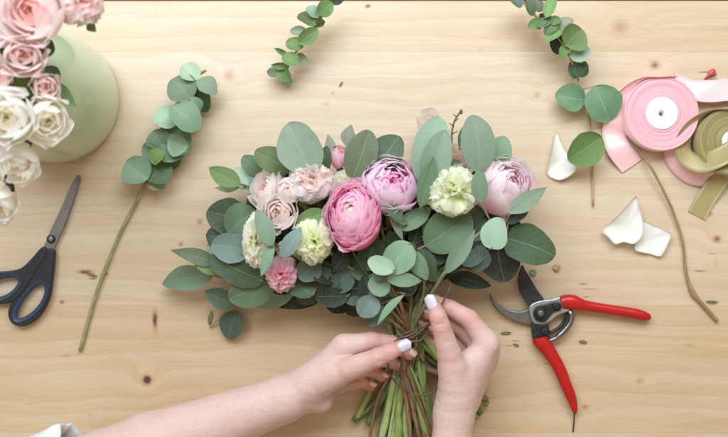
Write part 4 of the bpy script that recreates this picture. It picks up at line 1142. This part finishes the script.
# ------------------------------------------------------------------ fallen white petals
def flat_petal(outline, label, z, curl, seed):
    """outline in plan order; filled as a fan grid with its rim curled up"""
    rnd = random.Random(seed)
    n = len(outline); pts = []
    for i in range(n):
        p0, p1, p2, p3 = [np.array(outline[(i + q) % n], float) for q in (-1, 0, 1, 2)]
        for s in range(5):
            t = s / 5; cr_ = 0.5 * ((2*p1) + (-p0+p2)*t + (2*p0-5*p1+4*p2-p3)*t*t + (-p0+3*p1-3*p2+p3)*t**3)
            pts.append(cr_ * .8 + (p1 + (p2 - p1) * t) * .2)
    c = sum(pts) / len(pts); K = len(pts); rings = 9; vs, uv = [], []
    ax = rnd.uniform(0, 6)
    for side in (0, 1):
        for r in range(rings):
            t = r / (rings - 1) * .98 + .02
            for i, p in enumerate(pts):
                q = c + (p - c) * t; a = math.atan2(p[1] - c[1], p[0] - c[0])
                d = q - c; fold = abs(d[0] * math.cos(ax) + d[1] * math.sin(ax))
                h = z + curl * t ** 2 * (.55 + .45 * math.sin(2 * a + ax)) + 0.10 * fold + .9 * t ** 3 * math.sin(5 * a + seed) + (0.3 if side else 0)
                vs.append(P(q[0], q[1], max(.8, h))); uv.append((i / K, t))
    f = grid_faces(rings, K, 0, True); f = [tuple(reversed(q)) for q in f] + grid_faces(rings, K, rings * K, True)
    o1 = (rings - 1) * K; o2 = rings * K + o1
    for i in range(K): f.append((o1 + i, o1 + (i + 1) % K, o2 + (i + 1) % K, o2 + i))
    o = mk('fallen_petal', vs, f, M_WHITEP, None, P(c[0], c[1], 0), uv=uv)
    tag(o, label, 'petal', 'fallen white petals on the table')
flat_petal([(556,131),(560,140),(565,150),(571,158),(577,167),(571,175),(560,180),(550,177),(547,171),(550,158),(553,143)], 'pointed white petal lying beside a green leaf, left of the ribbon', 1.5, 9, 1)
flat_petal([(636,196),(639,205),(642,216),(643.5,230),(640,239),(633,244),(624,242),(615,244),(608,237),(602,230),(612,221),(624,209)], 'upper white petal of the overlapping pair, with a tall point', 5, 8, 2)
flat_petal([(643,221),(655,226),(671,233),(668,244),(661,256),(650,254),(635,250),(636,240),(640,230)], 'lower white petal of the overlapping pair, squarer and partly covered', 1.5, 6, 4)

# ------------------------------------------------------------------ trimmings
def scrap(px, py, L, a, w, col, label, kind='leaf_scrap', g='tiny plant trimmings scattered on the table', cat='plant scrap'):
    c = P(px, py, 1.6); d = Vector((math.cos(a), -math.sin(a), 0)); s = Vector((-d.y, d.x, 0)); vs = []
    n, m = 7, 5
    for i in range(n):
        t = i / (n - 1); hw = w * math.sin(PI * (0.08 + .86 * t)) ** .8
        for j in range(m):
            u = -1 + 2 * j / (m - 1)
            vs.append(c + d * (L * (t - .5)) + s * hw * (u + .3 * math.sin(4 * t)) + Vector((0, 0, .9 * u * u + .8 * math.sin(3 * t) - .6)))
    o = mk(kind, vs, grid_faces(n, m), M_STEM, None, c, color=col)
    o.modifiers.new('thick', 'SOLIDIFY').thickness = .0004
    tag(o, label, cat, g)
scrap(533,273,7,.3,3.2,rgb(96,140,110),'round blue-green leaf scrap above the dark shears blade')
scrap(556,268.5,7,.6,2.8,rgb(176,140,86),'dry tan crumb above the shears, right of the green leaf scrap','dry_crumb')
scrap(583,342,8,.1,1.3,rgb(52,58,38),'dark green sliver between the two red handles')
scrap(506,333,10,-.1,1.2,rgb(56,60,40),'dark sliver beside the right hand\'s knuckle')
scrap(516,345,6,.3,1.0,rgb(60,62,42),'tiny dark crumb under the shears\' hooked jaw')
scrap(712,302,11,.05,1.2,rgb(52,58,34),'dark green needle crossing beside the twig\'s thick end')
scrap(341,84,6,-1.0,.8,rgb(84,74,66),'short dark fibre on bare wood below the top sprig')
scrap(210.5,318,14,-1.45,2.0,rgb(74,120,50),'fresh green shoot tip under the bouquet\'s lower left leaves')
scrap(92,275,10,.25,1.2,rgb(90,62,38),'brown splinter between scissors and the bare sprig stem')
mb = MB(); mb.tube(catmull([tuple(P(*q)) for q in ((236,305,22),(226,312,14),(217,320,8),(210,327,3))], 5), 1.1, 6)
tag(mb.build('leaf_stalk', M_STEM, None, color=rgb(150, 156, 118)), 'pale thin stalk end poking out beside the lowest round leaf', 'stalk')
mb = MB(); mb.tube([P(704,80,1.5), P(708,76,2.2), P(711,73,3), P(714,70,2.4)], [.7, 1.2, 3.4, 2.2], 8); mb.tube([P(711,73,3), P(716,74,2.4)], [2.2, 1.2], 7)
tag(mb.build('red_knot', mat_simple('red_thread', rgb(214, 92, 100), .6, 0, .4, 400, rgb(180, 60, 70), .4), None), 'tiny red thread knot above the ribbons at the right edge', 'thread')

# ------------------------------------------------------------------ light and camera
w = bpy.data.worlds.new('World'); sc.world = w; w.use_nodes = True
bg = w.node_tree.nodes['Background']; bg.inputs[0].default_value = (1.0, 0.82, 0.62, 1); bg.inputs[1].default_value = 0.36
def area(name, loc, target, sx, sy, power, col):
    l = bpy.data.lights.new(name, 'AREA'); l.shape = 'RECTANGLE'; l.size = sx; l.size_y = sy; l.energy = power; l.color = col
    o = bpy.data.objects.new(name, l); COL.objects.link(o); o.location = loc
    o.rotation_euler = (Vector(target) - Vector(loc)).to_track_quat('-Z', 'Y').to_euler()
    return o
area('window_light', (-0.12, 1.0, 1.5), (0.02, 0.25, 0), 2.1, 0.8, 41, (0.76, 0.88, 1.0))
cam = bpy.data.cameras.new('camera'); co = bpy.data.objects.new('camera', cam); COL.objects.link(co)
co.location = (0, 0, HC * S); co.rotation_euler = (0, 0, 0)
cam.sensor_width = 36; cam.lens = 36 * HC / 728.0; cam.clip_end = 50; cam.clip_start = .05
cam.dof.use_dof = True; cam.dof.focus_distance = (HC - 62) * S; cam.dof.aperture_fstop = 4.0
sc.camera = co
sc.view_settings.view_transform = 'Standard'; sc.view_settings.look = 'None'; sc.view_settings.exposure = 0.32; sc.view_settings.gamma = 1
